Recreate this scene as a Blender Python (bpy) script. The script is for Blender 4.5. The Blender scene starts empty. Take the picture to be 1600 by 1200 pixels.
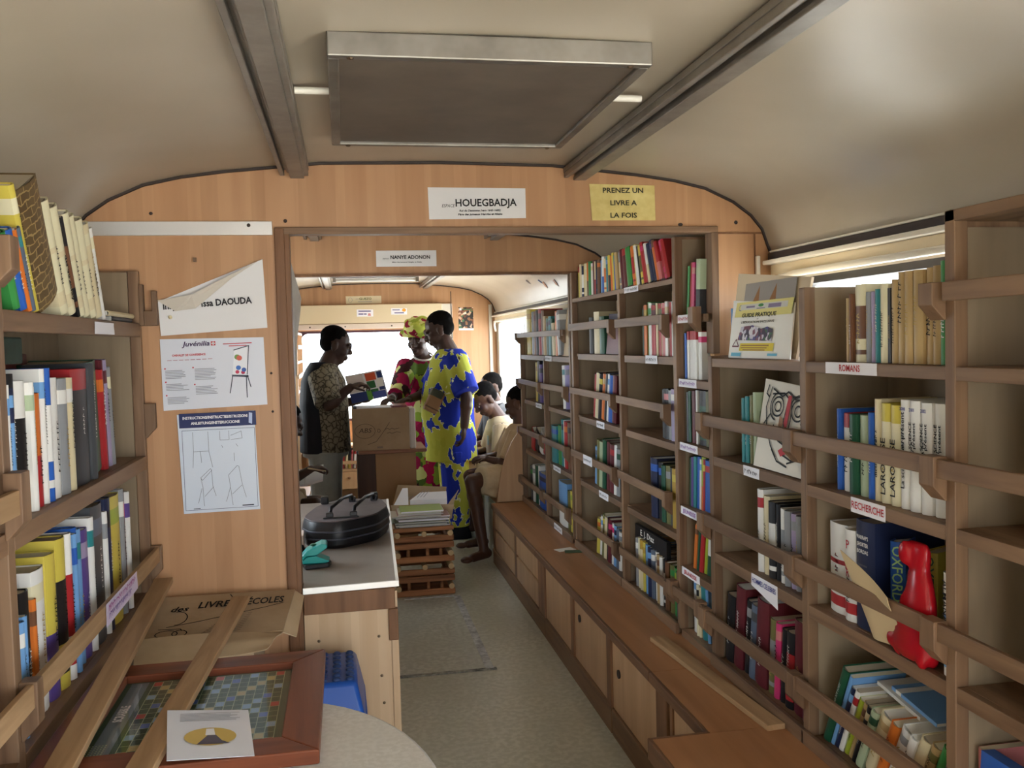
import bpy, bmesh, math, random
from mathutils import Vector, Matrix, Euler
SC = bpy.context.scene
COL = SC.collection
rnd = random.Random(7)
R = math.radians
V = Vector
# ------------------------------------------------------------------ camera
cd = bpy.data.cameras.new('camera'); cam = bpy.data.objects.new('camera', cd); COL.objects.link(cam)
cd.sensor_width = 36; cd.lens = 1406 / 1600 * 36; cd.clip_start = .05; cd.clip_end = 300
yw, pt, rl = R(10.52), R(2.72), R(-1.5)
cf = V((math.sin(yw) * math.cos(pt), math.cos(yw) * math.cos(pt), -math.sin(pt)))
cr = V((math.cos(yw), -math.sin(yw), 0)); cu_ = cr.cross(cf)
r2 = cr * math.cos(rl) + cu_ * math.sin(rl); u2 = cu_ * math.cos(rl) - cr * math.sin(rl)
m = Matrix((r2, u2, -cf)).transposed().to_4x4(); m.translation = (0, 0, 1.5)
cam.matrix_world = m
SC.camera = cam
# ------------------------------------------------------------------ light
vs = SC.view_settings
SC.display_settings.display_device = 'sRGB'
vs.view_transform = 'Standard'; vs.look = 'None'; vs.gamma = 1; vs.use_curve_mapping = False
vs.exposure = 0.56
w = bpy.data.worlds.new('daylight'); SC.world = w; w.use_nodes = True
bg = w.node_tree.nodes['Background']; bg.inputs[0].default_value = (.82, .91, 1, 1); bg.inputs[1].default_value = 7
def area(name, loc, size, rot, energy, color=(1, 1, 1), portal=False):
    l = bpy.data.lights.new(name, 'AREA'); l.shape = 'RECTANGLE'; l.size, l.size_y = size
    l.energy = energy; l.color = color
    if portal: l.cycles.is_portal = True
    o = bpy.data.objects.new(name, l); COL.objects.link(o); o.location = loc; o.rotation_euler = rot
    return o
sun = bpy.data.lights.new('sun', 'SUN'); sun.energy = 22; sun.angle = R(.6); sun.color = (1, .97, .92)
so = bpy.data.objects.new('sun', sun); COL.objects.link(so); so.rotation_euler = Euler((R(-14), R(16), 0))   # high, a little beyond and right
# daylight portals filling each window and door opening (they only guide the sky light)
area('back_window_portal', (.265, 8.67, 1.21), (1.34, .84), (R(-90), 0, 0), 1, portal=True)
area('right_window_portal', (1.54, 7.3, 1.3), (2.5, .82), (0, R(90), 0), 1, portal=True).rotation_euler = (R(90), 0, R(90))
area('right_near_window_portal', (1.54, 1.7, 1.3), (2.1, .7), (R(90), 0, R(90)), 1, portal=True)
area('left_window_portal', (-.93, 7.6, 1.3), (1.4, .8), (R(90), 0, R(-90)), 1, portal=True)
area('added_left_window_portal', (-.93, 3.8, 1.3), (1.2, .7), (R(90), 0, R(-90)), 1, portal=True)
area('side_door_portal', (1.54, -.42, .9), (1.84, 1.75), (R(90), 0, R(90)), 1, portal=True)
area('added_rear_door_portal', (.15, -1.62, .88), (.9, 1.75), (R(90), 0, 0), 1, portal=True)
# ------------------------------------------------------------------ helpers
def lin(h):
    if isinstance(h, tuple): return h if len(h) == 4 else (*h, 1)
    v = [int(h[i:i + 2], 16) / 255 for i in (0, 2, 4)]
    return tuple((c / 12.92 if c <= .04045 else ((c + .055) / 1.055) ** 2.4) for c in v) + (1,)
MATS = {}
def nt(name):
    m = bpy.data.materials.new(name); m.use_nodes = True
    return m, m.node_tree.nodes, m.node_tree.links, m.node_tree.nodes['Principled BSDF']
def mat(name, col='808080', rough=.6, metal=0., spec=.4, trans=0):
    if name in MATS: return MATS[name]
    m, N, L, b = nt(name)
    b.inputs['Base Color'].default_value = lin(col); b.inputs['Roughness'].default_value = rough
    b.inputs['Metallic'].default_value = metal; b.inputs['Specular IOR Level'].default_value = spec
    m.diffuse_color = lin(col)
    MATS[name] = m; return m
def nd(N, t, **k):
    n = N.new(t)
    for a, v in k.items():
        if a[0] == 'i' and a[1:].isdigit(): n.inputs[int(a[1:])].default_value = v
        else: setattr(n, a, v)
    return n
def ramp(N, stops, interp='LINEAR'):
    r = N.new('ShaderNodeValToRGB'); e = r.color_ramp; e.interpolation = interp
    while len(e.elements) > 1: e.elements.remove(e.elements[-1])
    e.elements[0].position, e.elements[0].color = stops[0][0], lin(stops[0][1])
    for p, c in stops[1:]:
        x = e.elements.new(p); x.color = lin(c)
    return r
def wood(name, c1, c2, axis='z', k=1., rough=.5, bump=.05, var=.25, planks=0):
    """veneer or plank: noise drawn out along the grain, a little tone change from piece to piece"""
    if name in MATS: return MATS[name]
    m, N, L, b = nt(name)
    tc = N.new('ShaderNodeTexCoord'); mp = N.new('ShaderNodeMapping'); oi = N.new('ShaderNodeObjectInfo')
    s = [22 * k] * 3; s['xyz'.index(axis)] = 1.6 * k
    mp.inputs['Scale'].default_value = s
    vm = nd(N, 'ShaderNodeVectorMath', operation='MULTIPLY_ADD', i1=(1, 1, 1))
    cx = N.new('ShaderNodeCombineXYZ')
    mu = nd(N, 'ShaderNodeMath', operation='MULTIPLY', i1=37.)
    L.new(oi.outputs['Random'], mu.inputs[0])
    for i in range(3): L.new(mu.outputs[0], cx.inputs[i])
    L.new(tc.outputs['Object'], vm.inputs[0]); L.new(cx.outputs[0], vm.inputs[2])
    L.new(vm.outputs[0], mp.inputs[0])
    n = nd(N, 'ShaderNodeTexNoise'); n.inputs['Scale'].default_value = 1; n.inputs['Detail'].default_value = 6; n.inputs['Distortion'].default_value = .6
    L.new(mp.outputs[0], n.inputs['Vector'])
    r = ramp(N, [(.3, c2), (.62, c1)]); L.new(n.outputs['Fac'], r.inputs[0])
    hv = N.new('ShaderNodeHueSaturation'); mr = N.new('ShaderNodeMapRange')
    mr.inputs['To Min'].default_value = 1 - var; mr.inputs['To Max'].default_value = 1 + var
    L.new(oi.outputs['Random'], mr.inputs[0]); L.new(mr.outputs[0], hv.inputs['Value'])
    col = r.outputs[0]
    if planks:  # butcher-block veneer: wide strips of slightly different tone
        w2 = nd(N, 'ShaderNodeTexNoise', noise_dimensions='1D'); w2.inputs['Scale'].default_value = planks; w2.inputs['Detail'].default_value = 0
        sx = N.new('ShaderNodeSeparateXYZ'); L.new(tc.outputs['Object'], sx.inputs[0])
        L.new(sx.outputs['X'], w2.inputs['W'])
        rr = ramp(N, [(.3, 'd8d0c8'), (.45, 'ffffff'), (.6, 'eadfd5')], 'CONSTANT'); L.new(w2.outputs['Fac'], rr.inputs[0])
        mx = nd(N, 'ShaderNodeMix', data_type='RGBA', blend_type='MULTIPLY'); mx.inputs['Factor'].default_value = .3
        L.new(col, mx.inputs['A']); L.new(rr.outputs[0], mx.inputs['B']); col = mx.outputs['Result']
    L.new(col, hv.inputs['Color']); L.new(hv.outputs[0], b.inputs['Base Color'])
    b.inputs['Roughness'].default_value = rough; b.inputs['Specular IOR Level'].default_value = .35
    if bump:
        bp = nd(N, 'ShaderNodeBump'); bp.inputs['Strength'].default_value = bump; bp.inputs['Distance'].default_value = .01
        L.new(n.outputs['Fac'], bp.inputs['Height']); L.new(bp.outputs[0], b.inputs['Normal'])
    m.diffuse_color = lin(c1)
    MATS[name] = m; return m
def speckle(name, c1, c2, scale, rough=.6, c3=None, detail=4, metal=0, stops=(.35, .65), coat=0):
    """mottled, worn or dusty surface"""
    if name in MATS: return MATS[name]
    m, N, L, b = nt(name)
    tc = N.new('ShaderNodeTexCoord'); n = N.new('ShaderNodeTexNoise')
    n.inputs['Scale'].default_value = scale; n.inputs['Detail'].default_value = detail; n.inputs['Roughness'].default_value = .65
    L.new(tc.outputs['Object'], n.inputs['Vector'])
    st = [(stops[0], c1), (stops[1], c2)]
    r = ramp(N, st); L.new(n.outputs['Fac'], r.inputs[0]); out = r.outputs[0]
    if c3:
        n2 = N.new('ShaderNodeTexNoise'); n2.inputs['Scale'].default_value = scale * 14; n2.inputs['Detail'].default_value = 3
        L.new(tc.outputs['Object'], n2.inputs['Vector'])
        r2_ = ramp(N, [(.42, '000000'), (.6, 'ffffff')]); L.new(n2.outputs['Fac'], r2_.inputs[0])
        mx = nd(N, 'ShaderNodeMix', data_type='RGBA'); L.new(r2_.outputs[0], mx.inputs['Factor'])
        mx.inputs['A'].default_value = lin(c3); L.new(out, mx.inputs['B']); out = mx.outputs['Result']
    L.new(out, b.inputs['Base Color'])
    b.inputs['Roughness'].default_value = rough; b.inputs['Metallic'].default_value = metal
    b.inputs['Coat Weight'].default_value = coat
    m.diffuse_color = lin(c1); MATS[name] = m; return m
def link(o, parent=None):
    COL.objects.link(o)
    if parent is not None:
        o.parent = parent
        mw = parent.matrix_basis.copy(); p = parent
        while p.parent is not None:
            p_inv = p.matrix_parent_inverse.copy(); p = p.parent
            mw = p.matrix_basis @ p_inv @ mw
        o.matrix_parent_inverse = mw.inverted()
    return o
class MB:
    """collects solids for ONE mesh object"""
    def __init__(s): s.v, s.f, s.mi = [], [], []
    def add(s, vs, fs, mi=0):
        o = len(s.v); s.v += [tuple(x) for x in vs]
        for f in fs: s.f.append([i + o for i in f]); s.mi.append(mi)
        return s
    def box(s, x0, x1, y0, y1, z0, z1, M=None, mi=0):
        vs = [V((x, y, z)) for z in (z0, z1) for y in (y0, y1) for x in (x0, x1)]
        if M is not None: vs = [M @ v for v in vs]
        return s.add(vs, [(0, 2, 3, 1), (4, 5, 7, 6), (0, 1, 5, 4), (2, 6, 7, 3), (0, 4, 6, 2), (1, 3, 7, 5)], mi)
    def prism(s, poly, a, b, axis='z', M=None, mi=0):
        """poly: 2D points; axis the extrusion axis; (u,v) fill the two others in order"""
        n = len(poly)
        def P(u, v, t):
            p = {'z': (u, v, t), 'y': (u, t, v), 'x': (t, u, v)}[axis]
            return M @ V(p) if M is not None else V(p)
        vs = [P(u, v, a) for u, v in poly] + [P(u, v, b) for u, v in poly]
        fs = [list(range(n))[::-1], list(range(n, 2 * n))] + [(i, (i + 1) % n, n + (i + 1) % n, n + i) for i in range(n)]
        return s.add(vs, fs, mi)
    def cone(s, p, q, r1, r2=None, seg=12, flat=True, e=1., mi=0):
        """tapered limb from p to q; round ends unless flat; e = flattening of the second cross axis"""
        r2 = r1 if r2 is None else r2
        p, q = V(p), V(q); d = q - p; ln = d.length; d = d / ln
        a = d.orthogonal().normalized() if abs(d.z) > .999 else d.cross(V((0, 0, 1))).normalized()
        b = d.cross(a)
        rings = []
        if flat: rings = [(p, r1), (q, r2)]
        else:
            for k in range(3):
                t = R(90 - 30 * k) if k else R(80)
                rings.append((p - d * r1 * math.sin(t), r1 * math.cos(t)))
            rings += [(p, r1), (q, r2)]
            for k in range(3):
                t = R(30 * (k + 1)) if k < 2 else R(80)
                rings.append((q + d * r2 * math.sin(t), r2 * math.cos(t)))
        vs = []; n = seg
        for c, r in rings:
            for i in range(n):
                t = 2 * math.pi * i / n
                vs.append(c + a * (r * math.cos(t)) + b * (r * e * math.sin(t)))
        fs = [list(range(n))[::-1], list(range((len(rings) - 1) * n, len(rings) * n))]
        for k in range(len(rings) - 1):
            for i in range(n):
                fs.append((k * n + i, k * n + (i + 1) % n, (k + 1) * n + (i + 1) % n, (k + 1) * n + i))
        return s.add(vs, fs, mi)
    def ell(s, c, r, M=None, seg=16, rg=10, mi=0):
        vs = []; c = V(c)
        for j in range(rg + 1):
            t = math.pi * min(max(j / rg, .015), .985)
            for i in range(seg):
                u = 2 * math.pi * i / seg
                p = c + V((r[0] * math.sin(t) * math.cos(u), r[1] * math.sin(t) * math.sin(u), r[2] * math.cos(t)))
                vs.append(M @ p if M is not None else p)
        fs = [list(range(seg)), list(range(rg * seg, (rg + 1) * seg))[::-1]]
        for j in range(rg):
            for i in range(seg):
                fs.append((j * seg + i, (j + 1) * seg + i, (j + 1) * seg + (i + 1) % seg, j * seg + (i + 1) % seg))
        return s.add(vs, fs, mi)
    def loft(s, secs, seg=24, mi=0, ex=2.):
        """closed stack of (super)ellipses: (cx,cy,cz,rx,ry[,tilt_x,tilt_y])"""
        vs = []
        for q in secs:
            cx, cy, cz, rx, ry = q[:5]; tx, ty = (q[5], q[6]) if len(q) > 6 else (0, 0)
            for i in range(seg):
                u = 2 * math.pi * i / seg; cc, ss = math.cos(u), math.sin(u)
                x = rx * math.copysign(abs(cc) ** (2 / ex), cc); y = ry * math.copysign(abs(ss) ** (2 / ex), ss)
                vs.append((cx + x, cy + y, cz + x * tx + y * ty))
        k = len(secs)
        fs = [list(range(seg))[::-1], list(range((k - 1) * seg, k * seg))]
        for j in range(k - 1):
            for i in range(seg):
                fs.append((j * seg + i, j * seg + (i + 1) % seg, (j + 1) * seg + (i + 1) % seg, (j + 1) * seg + i))
        return s.add(vs, fs, mi)
    def tube(s, pts, r, seg=8, mi=0):
        pts = [V(p) for p in pts]; vs = []; up = None
        for i, p in enumerate(pts):
            d = (pts[min(i + 1, len(pts) - 1)] - pts[max(i - 1, 0)]).normalized()
            a = d.orthogonal().normalized() if up is None else (up - d * up.dot(d)).normalized()
            up = a; b = d.cross(a)
            for k in range(seg):
                t = 2 * math.pi * k / seg; vs.append(p + (a * math.cos(t) + b * math.sin(t)) * r)
        n = len(pts); fs = [list(range(seg))[::-1], list(range((n - 1) * seg, n * seg))]
        for j in range(n - 1):
            for i in range(seg):
                fs.append((j * seg + i, j * seg + (i + 1) % seg, (j + 1) * seg + (i + 1) % seg, (j + 1) * seg + i))
        return s.add(vs, fs, mi)
    def mesh(s, name, mats, smooth=0):
        me = bpy.data.meshes.new(name); me.from_pydata(s.v, [], s.f); me.validate()
        bm = bmesh.new(); bm.from_mesh(me); bmesh.ops.recalc_face_normals(bm, faces=bm.faces); bm.to_mesh(me); bm.free()
        for x in (mats if isinstance(mats, (list, tuple)) else [mats]): me.materials.append(x)
        if len(me.polygons) == len(s.mi):
            for p, k in zip(me.polygons, s.mi): p.material_index = k
        if smooth:
            me.set_sharp_from_angle(angle=R(smooth))
            for p in me.polygons: p.use_smooth = True
        return me
    def build(s, name, mats, parent=None, bevel=0, smooth=0, label=None, kind=None):
        o = bpy.data.objects.new(name, s.mesh(name, mats, smooth)); link(o, parent)
        if bevel:
            b = o.modifiers.new('edge', 'BEVEL'); b.width = bevel; b.segments = 2; b.limit_method = 'ANGLE'; b.angle_limit = R(40)
        if label: o['label'] = label
        if kind: o['kind'] = kind
        return o
    def remesh(s, name, mats, parent=None, vox=.006, smooth=3):
        """melts the overlapping solids into one continuous surface"""
        o = bpy.data.objects.new('tmp', s.mesh('tmp', [])); COL.objects.link(o)
        r = o.modifiers.new('r', 'REMESH'); r.mode = 'VOXEL'; r.voxel_size = vox
        k = o.modifiers.new('s', 'SMOOTH'); k.iterations = smooth; k.factor = .5
        dg = bpy.context.evaluated_depsgraph_get()
        me = bpy.data.meshes.new_from_object(o.evaluated_get(dg))
        bpy.data.objects.remove(o)
        me.name = name; me.materials.clear()
        for x in (mats if isinstance(mats, (list, tuple)) else [mats]): me.materials.append(x)
        for p in me.polygons: p.use_smooth = True; p.material_index = 0
        q = bpy.data.objects.new(name, me); link(q, parent)
        return q
def tag(o, label, cat, group=None, kind=None):
    o['label'] = label; o['category'] = cat
    if group: o['group'] = group
    if kind: o['kind'] = kind
    return o
def thing(name, label, cat, loc=(0, 0, 0), group=None, rz=0):
    o = bpy.data.objects.new(name, None); COL.objects.link(o); o.location = loc; o.rotation_euler = (0, 0, rz)
    o.empty_display_size = .05
    return tag(o, label, cat, group)
def struct(name, mb, mats, **k):
    o = mb.build(name, mats, **k); o['kind'] = 'structure'; return o
def text_mesh(s, size, m, bold=0, align='CENTER', shear=0, space=1.):
    c = bpy.data.curves.new('txt', 'FONT'); c.body = s; c.size = size; c.align_x = align; c.align_y = 'CENTER'
    c.offset = bold; c.shear = shear; c.space_character = space; c.resolution_u = 2
    o = bpy.data.objects.new('txt', c)
    me = bpy.data.meshes.new_from_object(o)
    bpy.data.objects.remove(o); bpy.data.curves.remove(c)
    me.materials.clear(); me.materials.append(m)
    return me
INK = mat('black_ink', '181818', .7)
class Fr:
    """a flat face to print on: origin, x and y directions (metres)"""
    def __init__(s, o, x, y):
        s.o, s.x, s.y = V(o), V(x).normalized(), V(y).normalized(); s.n = s.x.cross(s.y).normalized()
        s.y = s.n.cross(s.x)
    def p(s, u, v, h=.0008): return s.o + s.x * u + s.y * v + s.n * h
    def text(s, parent, t, u, v, size, m=INK, bold=0, align='CENTER', h=.0008, rot=0, shear=0, w=None, name='lettering'):
        me = text_mesh(t, size, m, bold, align, shear)
        if w:  # squeeze or stretch to the measured width
            xs = [q.co.x for q in me.vertices]; k = w / max(1e-6, max(xs) - min(xs))
            for q in me.vertices: q.co.x *= k
        M = Matrix((s.x, s.y, s.n)).transposed().to_4x4(); M.translation = s.p(u, v, h)
        me.transform(M @ Matrix.Rotation(rot, 4, 'Z'))
        o = bpy.data.objects.new(name, me); link(o, parent); return o
    def rects(s, parent, L, m, name='printed_lines', h=.0006):
        b = MB()
        for u0, v0, u1, v1 in L:
            b.add([s.p(u0, v0, h), s.p(u1, v0, h), s.p(u1, v1, h), s.p(u0, v1, h)], [(0, 1, 2, 3)])
        return b.build(name, m, parent)
    def poly(s, parent, pts, m, name='printed_patch', h=.0005):
        return MB().add([s.p(u, v, h) for u, v in pts], [list(range(len(pts)))]).build(name, m, parent)
    def lines(s, parent, LL, wd, m, name='drawing', h=.0007):
        b = MB()
        for L in LL:
            for (a, c) in zip(L, L[1:]):
                a, c = V(a), V(c); d = c - a
                if d.length < 1e-7: continue
                q = V((-d.y, d.x)).normalized() * wd / 2; e = d.normalized() * wd * .3
                b.add([s.p(*(a - e + q), h), s.p(*(a - e - q), h), s.p(*(c + e - q), h), s.p(*(c + e + q), h)], [(0, 1, 2, 3)])
        return b.build(name, m, parent)
def scrib(f, parent, u0, u1, v, h, m, seed=0, name='handwriting', off=.0007):
    """a line of marks too small or faint to read"""
    r = random.Random(seed); u = u0; L = []
    while u < u1 - h * .5:
        w = h * r.uniform(.35, .75); k = r.random()
        a, b = v - h * .5, v + h * (.5 if k < .6 else .2)
        L.append([(u, a), (u + w * r.uniform(0, .4), b), (u + w, a + h * r.uniform(.2, .8))])
        u += w + h * (.3 if r.random() < .8 else .8)
    return f.lines(parent, L, h * .2, m, name, off)
def ring(cx, cy, rx, ry, n=20, a0=0, a1=360):
    return [(cx + rx * math.cos(R(a0 + (a1 - a0) * i / n)), cy + ry * math.sin(R(a0 + (a1 - a0) * i / n))) for i in range(n + 1)]
def sheet(name, tl, tr, br, bl, m, parent=None, th=.0006, bulge=0, seed=0, nx=10, ny=8, smooth=60):
    """a sheet of paper with real thickness, a little buckled"""
    rr = random.Random(seed); tl, tr, br, bl = map(V, (tl, tr, br, bl))
    n = (tr - tl).cross(bl - tl).normalized() * -1
    ph = [rr.uniform(0, 6) for _ in range(3)]
    top, bot = [], []
    for j in range(ny + 1):
        for i in range(nx + 1):
            u, v = i / nx, j / ny
            p = tl.lerp(tr, u).lerp(bl.lerp(br, u), v)
            hgt = bulge * (math.sin(3.1 * u + ph[0]) * math.sin(2.6 * v + ph[1]) + .5 * math.sin(7 * u * v + ph[2]) + 1)
            top.append(p + n * (hgt + th)); bot.append(p + n * hgt)
    W = nx + 1; k = len(top); fs = []
    for j in range(ny):
        for i in range(nx):
            a = j * W + i
            fs.append((a, a + 1, a + W + 1, a + W)); fs.append((k + a, k + a + W, k + a + W + 1, k + a + 1))
    edge = [i for i in range(W)] + [j * W + nx for j in range(1, ny + 1)] + [ny * W + i for i in range(nx - 1, -1, -1)] + [j * W for j in range(ny - 1, 0, -1)]
    for a, b in zip(edge, edge[1:] + edge[:1]): fs.append((a, k + a, k + b, b))
    return MB().add(top + bot, fs).build(name, m, parent, smooth=smooth)
# ------------------------------------------------------------------ materials of the setting
W_BULK = wood('orange_beech_veneer', 'c2966e', 'b58862', 'z', .8, .38, .01, .04, planks=7)
W_BIRCH = wood('pale_birch_veneer', 'dcc09d', 'cfae88', 'z', .7, .4, .01, .05, planks=8)
W_TRIM = wood('brown_hardwood_trim', '8a6243', '6d4a30', 'z', 1, .5, .05, .12)
W_SH = {a: wood('reddish_brown_shelf_wood_' + a, '876a50', '684d38', a, 1.2, .5, .06, .16) for a in 'xyz'}
W_PLY = wood('dull_plywood', '948269', '806e57', 'z', .5, .65, .02, .06)
W_PLANK = wood('weathered_plank', 'b3926c', '93724e', 'y', 1.3, .6, .08, .1)
W_BENCH = wood('bench_door_veneer', 'c59f78', 'b48d67', 'z', .6, .45, .01, .05)
W_BTOP = wood('worn_bench_top', 'a8774f', '95663f', 'y', .7, .42, .02, .06)
W_BTRIM = wood('dark_bench_trim', '7d5a3f', '62432c', 'y', 1, .5, .05, .1)
CEIL = speckle('cream_ceiling_panel', 'b1a592', 'a99d89', 2.5, .36, detail=2)
FLOOR = speckle('worn_linoleum', 'cfcdbd', 'c3c1b0', 3, .3, c3='bab8a6')
ALU = speckle('brushed_aluminium', '9a958c', '7d776e', 6, .42, metal=.75)
ALU2 = mat('bright_aluminium', 'dcdad6', .3, .6)
RAILM = speckle('dull_bronze_rail', '8f877d', '787067', 8, .4, metal=.3)
DARK = mat('dark_gasket', '33261f', .6)
CREAM = mat('cream_painted_metal', 'd8c6a4', .45)
WHITE = mat('glossy_white_paint', 'efe9da', .25)
PLASTER = speckle('exterior_panel', 'cfc8ba', 'bfb7a8', 2, .7)
CHROME = mat('screw_steel', '6b5a48', .35, .8)
def glass():
    m, N, L, b = nt('window_glass'); o = N['Material Output']
    t = N.new('ShaderNodeBsdfTransparent'); g = N.new('ShaderNodeBsdfGlossy'); g.inputs['Roughness'].default_value = .02
    t.inputs[0].default_value = (.97, .98, .98, 1)
    f = N.new('ShaderNodeFresnel'); f.inputs[0].default_value = 1.35; x = N.new('ShaderNodeMixShader')
    ge = N.new('ShaderNodeNewGeometry'); mm = nd(N, 'ShaderNodeMath', operation='MULTIPLY_ADD', i1=-1., i2=1.); L.new(ge.outputs['Backfacing'], mm.inputs[0]); pp = nd(N, 'ShaderNodeMath', operation='MULTIPLY'); L.new(mm.outputs[0], pp.inputs[0]); L.new(f.outputs[0], pp.inputs[1])
    L.new(pp.outputs[0], x.inputs[0]); L.new(t.outputs[0], x.inputs[1]); L.new(g.outputs[0], x.inputs[2]); L.new(x.outputs[0], o.inputs[0])
    N.remove(b); return m
GLASS = glass()
# ------------------------------------------------------------------ shell of the vehicle
XC, YN, YF = .32, -1.5, 8.6
HALF = [(1.145, 1.76), (1.125, 1.81), (1.105, 1.865), (1.065, 1.912), (1.0, 1.958), (.9, 2.003), (.79, 2.028), (.66, 2.046), (.37, 2.074), (0, 2.08)]
PROF = [(XC + x, z) for x, z in HALF] + [(XC - x, z) for x, z in HALF[-2::-1]]   # right springing to left springing
XR, XL = 1.46, -.84
OUT = [(XC + (x - XC) * 1.045, z + .045) for x, z in PROF]
struct('floor', MB().box(XL - .06, XR + .06, YN - .06, YF + .06, -.06, 0), FLOOR)
struct('ceiling', MB().prism(PROF + OUT[::-1], YN - .05, YF + .06, 'y'), CEIL, smooth=40)
def wall_x(name, x0, x1, openings, ztop=1.765):
    """side wall along y with rectangular openings (y0,y1,z0,z1)"""
    b = MB(); y = YN - .06
    for y0, y1, z0, z1 in sorted(openings):
        b.box(x0, x1, y, y0, 0, ztop)
        if z0 > 0: b.box(x0, x1, y0, y1, 0, z0)
        if z1 < ztop: b.box(x0, x1, y0, y1, z1, ztop)
        y = y1
    b.box(x0, x1, y, YF + .06, 0, ztop)
    return struct(name, b, PLASTER)
wall_x('wall_right', XR, XR + .06, [(-1.35, .5, .0, 1.72), (.66, 2.76, .95, 1.68), (6.06, 8.5, .9, 1.70)])
wall_x('wall_left', XL - .06, XL, [(3.2, 4.4, .95, 1.66), (6.9, 8.3, .9, 1.70)])  # nearer opening belongs to the added, unseen window
ftop = [(XR, 0)] + [p for p in PROF if True] + [(XL, 0)]
b = MB().box(XL, -.3, YN - .06, YN, 0, 1.76).box(.6, XR, YN - .06, YN, 0, 1.76)  # gap between the two is the added rear doorway, out of view
b.prism([(XR, 1.76)] + PROF + [(XL, 1.76)], YN - .06, YN, 'y'); struct('wall_front', b, W_BULK)
# back wall with the wide window and its veneer panels
b = MB().box(XL, XR, YF, YF + .06, 0, .79).box(XL, -.41, YF, YF + .06, .79, 1.64).box(.94, XR, YF, YF + .06, .79, 1.64)
b.prism([(XR, 1.64)] + PROF + [(XL, 1.64)], YF, YF + .06, 'y'); struct('wall_back', b, W_BULK)
struct('trim_1', MB().box(.925, 1.03, YF - .03, YF - .0005, 0, 1.875).box(1.385, 1.415, YF - .02, YF - .0005, .4, 1.86), mat('pale_edge_strip', 'd9d2c6', .5), bevel=.004)
struct('trim_2', MB().box(1.016, 1.024, YF - .034, YF - .03, .2, 1.99), DARK)
# ground outside, seen only as glare
struct('ground', MB().box(-30, 30, -30, 45, -1.0, -.9), mat('bleached_sandy_ground', 'bdbcb8', .9))
def window(name, kind, a0, a1, z0, z1, at, frame=.035, r=.09, depth=.05, fm=None, mull=()):
    """rounded frame with a pane; kind 'x' = in a side wall at x=at, 'y' = in a cross wall"""
    def rr(u0, u1, v0, v1, r):
        pts = []
        for cx, cy, a in ((u1 - r, v1 - r, 0), (u0 + r, v1 - r, 90), (u0 + r, v0 + r, 180), (u1 - r, v0 + r, 270)):
            for k in range(7): t = R(a + 15 * k); pts.append((cx + r * math.cos(t), cy + r * math.sin(t)))
        return pts
    o, i = rr(a0, a1, z0, z1, r + frame), rr(a0 + frame, a1 - frame, z0 + frame, z1 - frame, r)
    sq = [(a1, z1), (a0, z1), (a0, z0), (a1, z0)]
    b = MB(); n = len(i)
    o = []
    for k, (u, v) in enumerate(i):   # outer outline is the square opening, so the corners are filled
        c = sq[k // 7]; kk = k % 7
        if k // 7 in (0, 2): o.append((c[0], v) if kk < 3 else (c if kk == 3 else (u, c[1])))
        else: o.append((u, c[1]) if kk < 3 else (c if kk == 3 else (c[0], v)))
    def P(u, v, t): return (t, u, v) if kind == 'x' else (u, t, v)
    vs = [P(*q, at) for q in o] + [P(*q, at) for q in i] + [P(*q, at + depth) for q in o] + [P(*q, at + depth) for q in i]
    fs = []
    for k in range(n):
        j = (k + 1) % n
        fs += [(k, j, n + j, n + k), (2 * n + k, 3 * n + k, 3 * n + j, 2 * n + j), (n + k, n + j, 3 * n + j, 3 * n + k), (k, 2 * n + k, 2 * n + j, j)]
    b.add(vs, fs)
    f = struct(name, b, fm or mat('maroon_rubber_frame', '4a2c34', .5))
    for u in mull:
        bb = MB().box(*(sorted((at + .01, at + depth - .01)) + [u - .012, u + .012, z0 + frame, z1 - frame] if kind == 'x' else [u - .012, u + .012, at + .01, at + depth - .01, z0 + frame, z1 - frame]))
        bb.build('mullion', mat('grey_mullion', '8d8d8d', .4, .4), f)
    g = MB()
    if kind == 'x': g.box(at + depth * .45, at + depth * .45 + .004, a0 + frame * .6, a1 - frame * .6, z0 + frame * .6, z1 - frame * .6)
    else: g.box(a0 + frame * .6, a1 - frame * .6, at + depth * .45, at + depth * .45 + .004, z0 + frame * .6, z1 - frame * .6)
    g.build('pane', GLASS, f)
    return f
window('window_1', 'y', -.41, .94, .79, 1.64, YF, .022, .07)
window('window_2', 'x', .66, 2.76, .95, 1.68, XR, .022, .07, fm=mat('grey_window_rubber', '3a3836', .6), mull=(1.3,))
window('window_3', 'x', 6.06, 8.5, .9, 1.70, XR, .025, .06, fm=WHITE, mull=(7.3,))
window('window_4', 'x', 6.9, 8.3, .9, 1.70, XL - .06, .03, .07)
window('added_left_window', 'x', 3.2, 4.4, .95, 1.66, XL - .06, .03, .07)  # unseen window, added to brighten the tall bookcase and the floor
struct('added_rear_door', MB().box(-.34, -.3, YN - .08, YN + .01, 0, 1.79).box(.6, .64, YN - .08, YN + .01, 0, 1.79).box(-.34, .64, YN - .08, YN + .01, 1.75, 1.79), W_TRIM)  # unseen rear doorway, added to throw daylight on floor, table and partition
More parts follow.
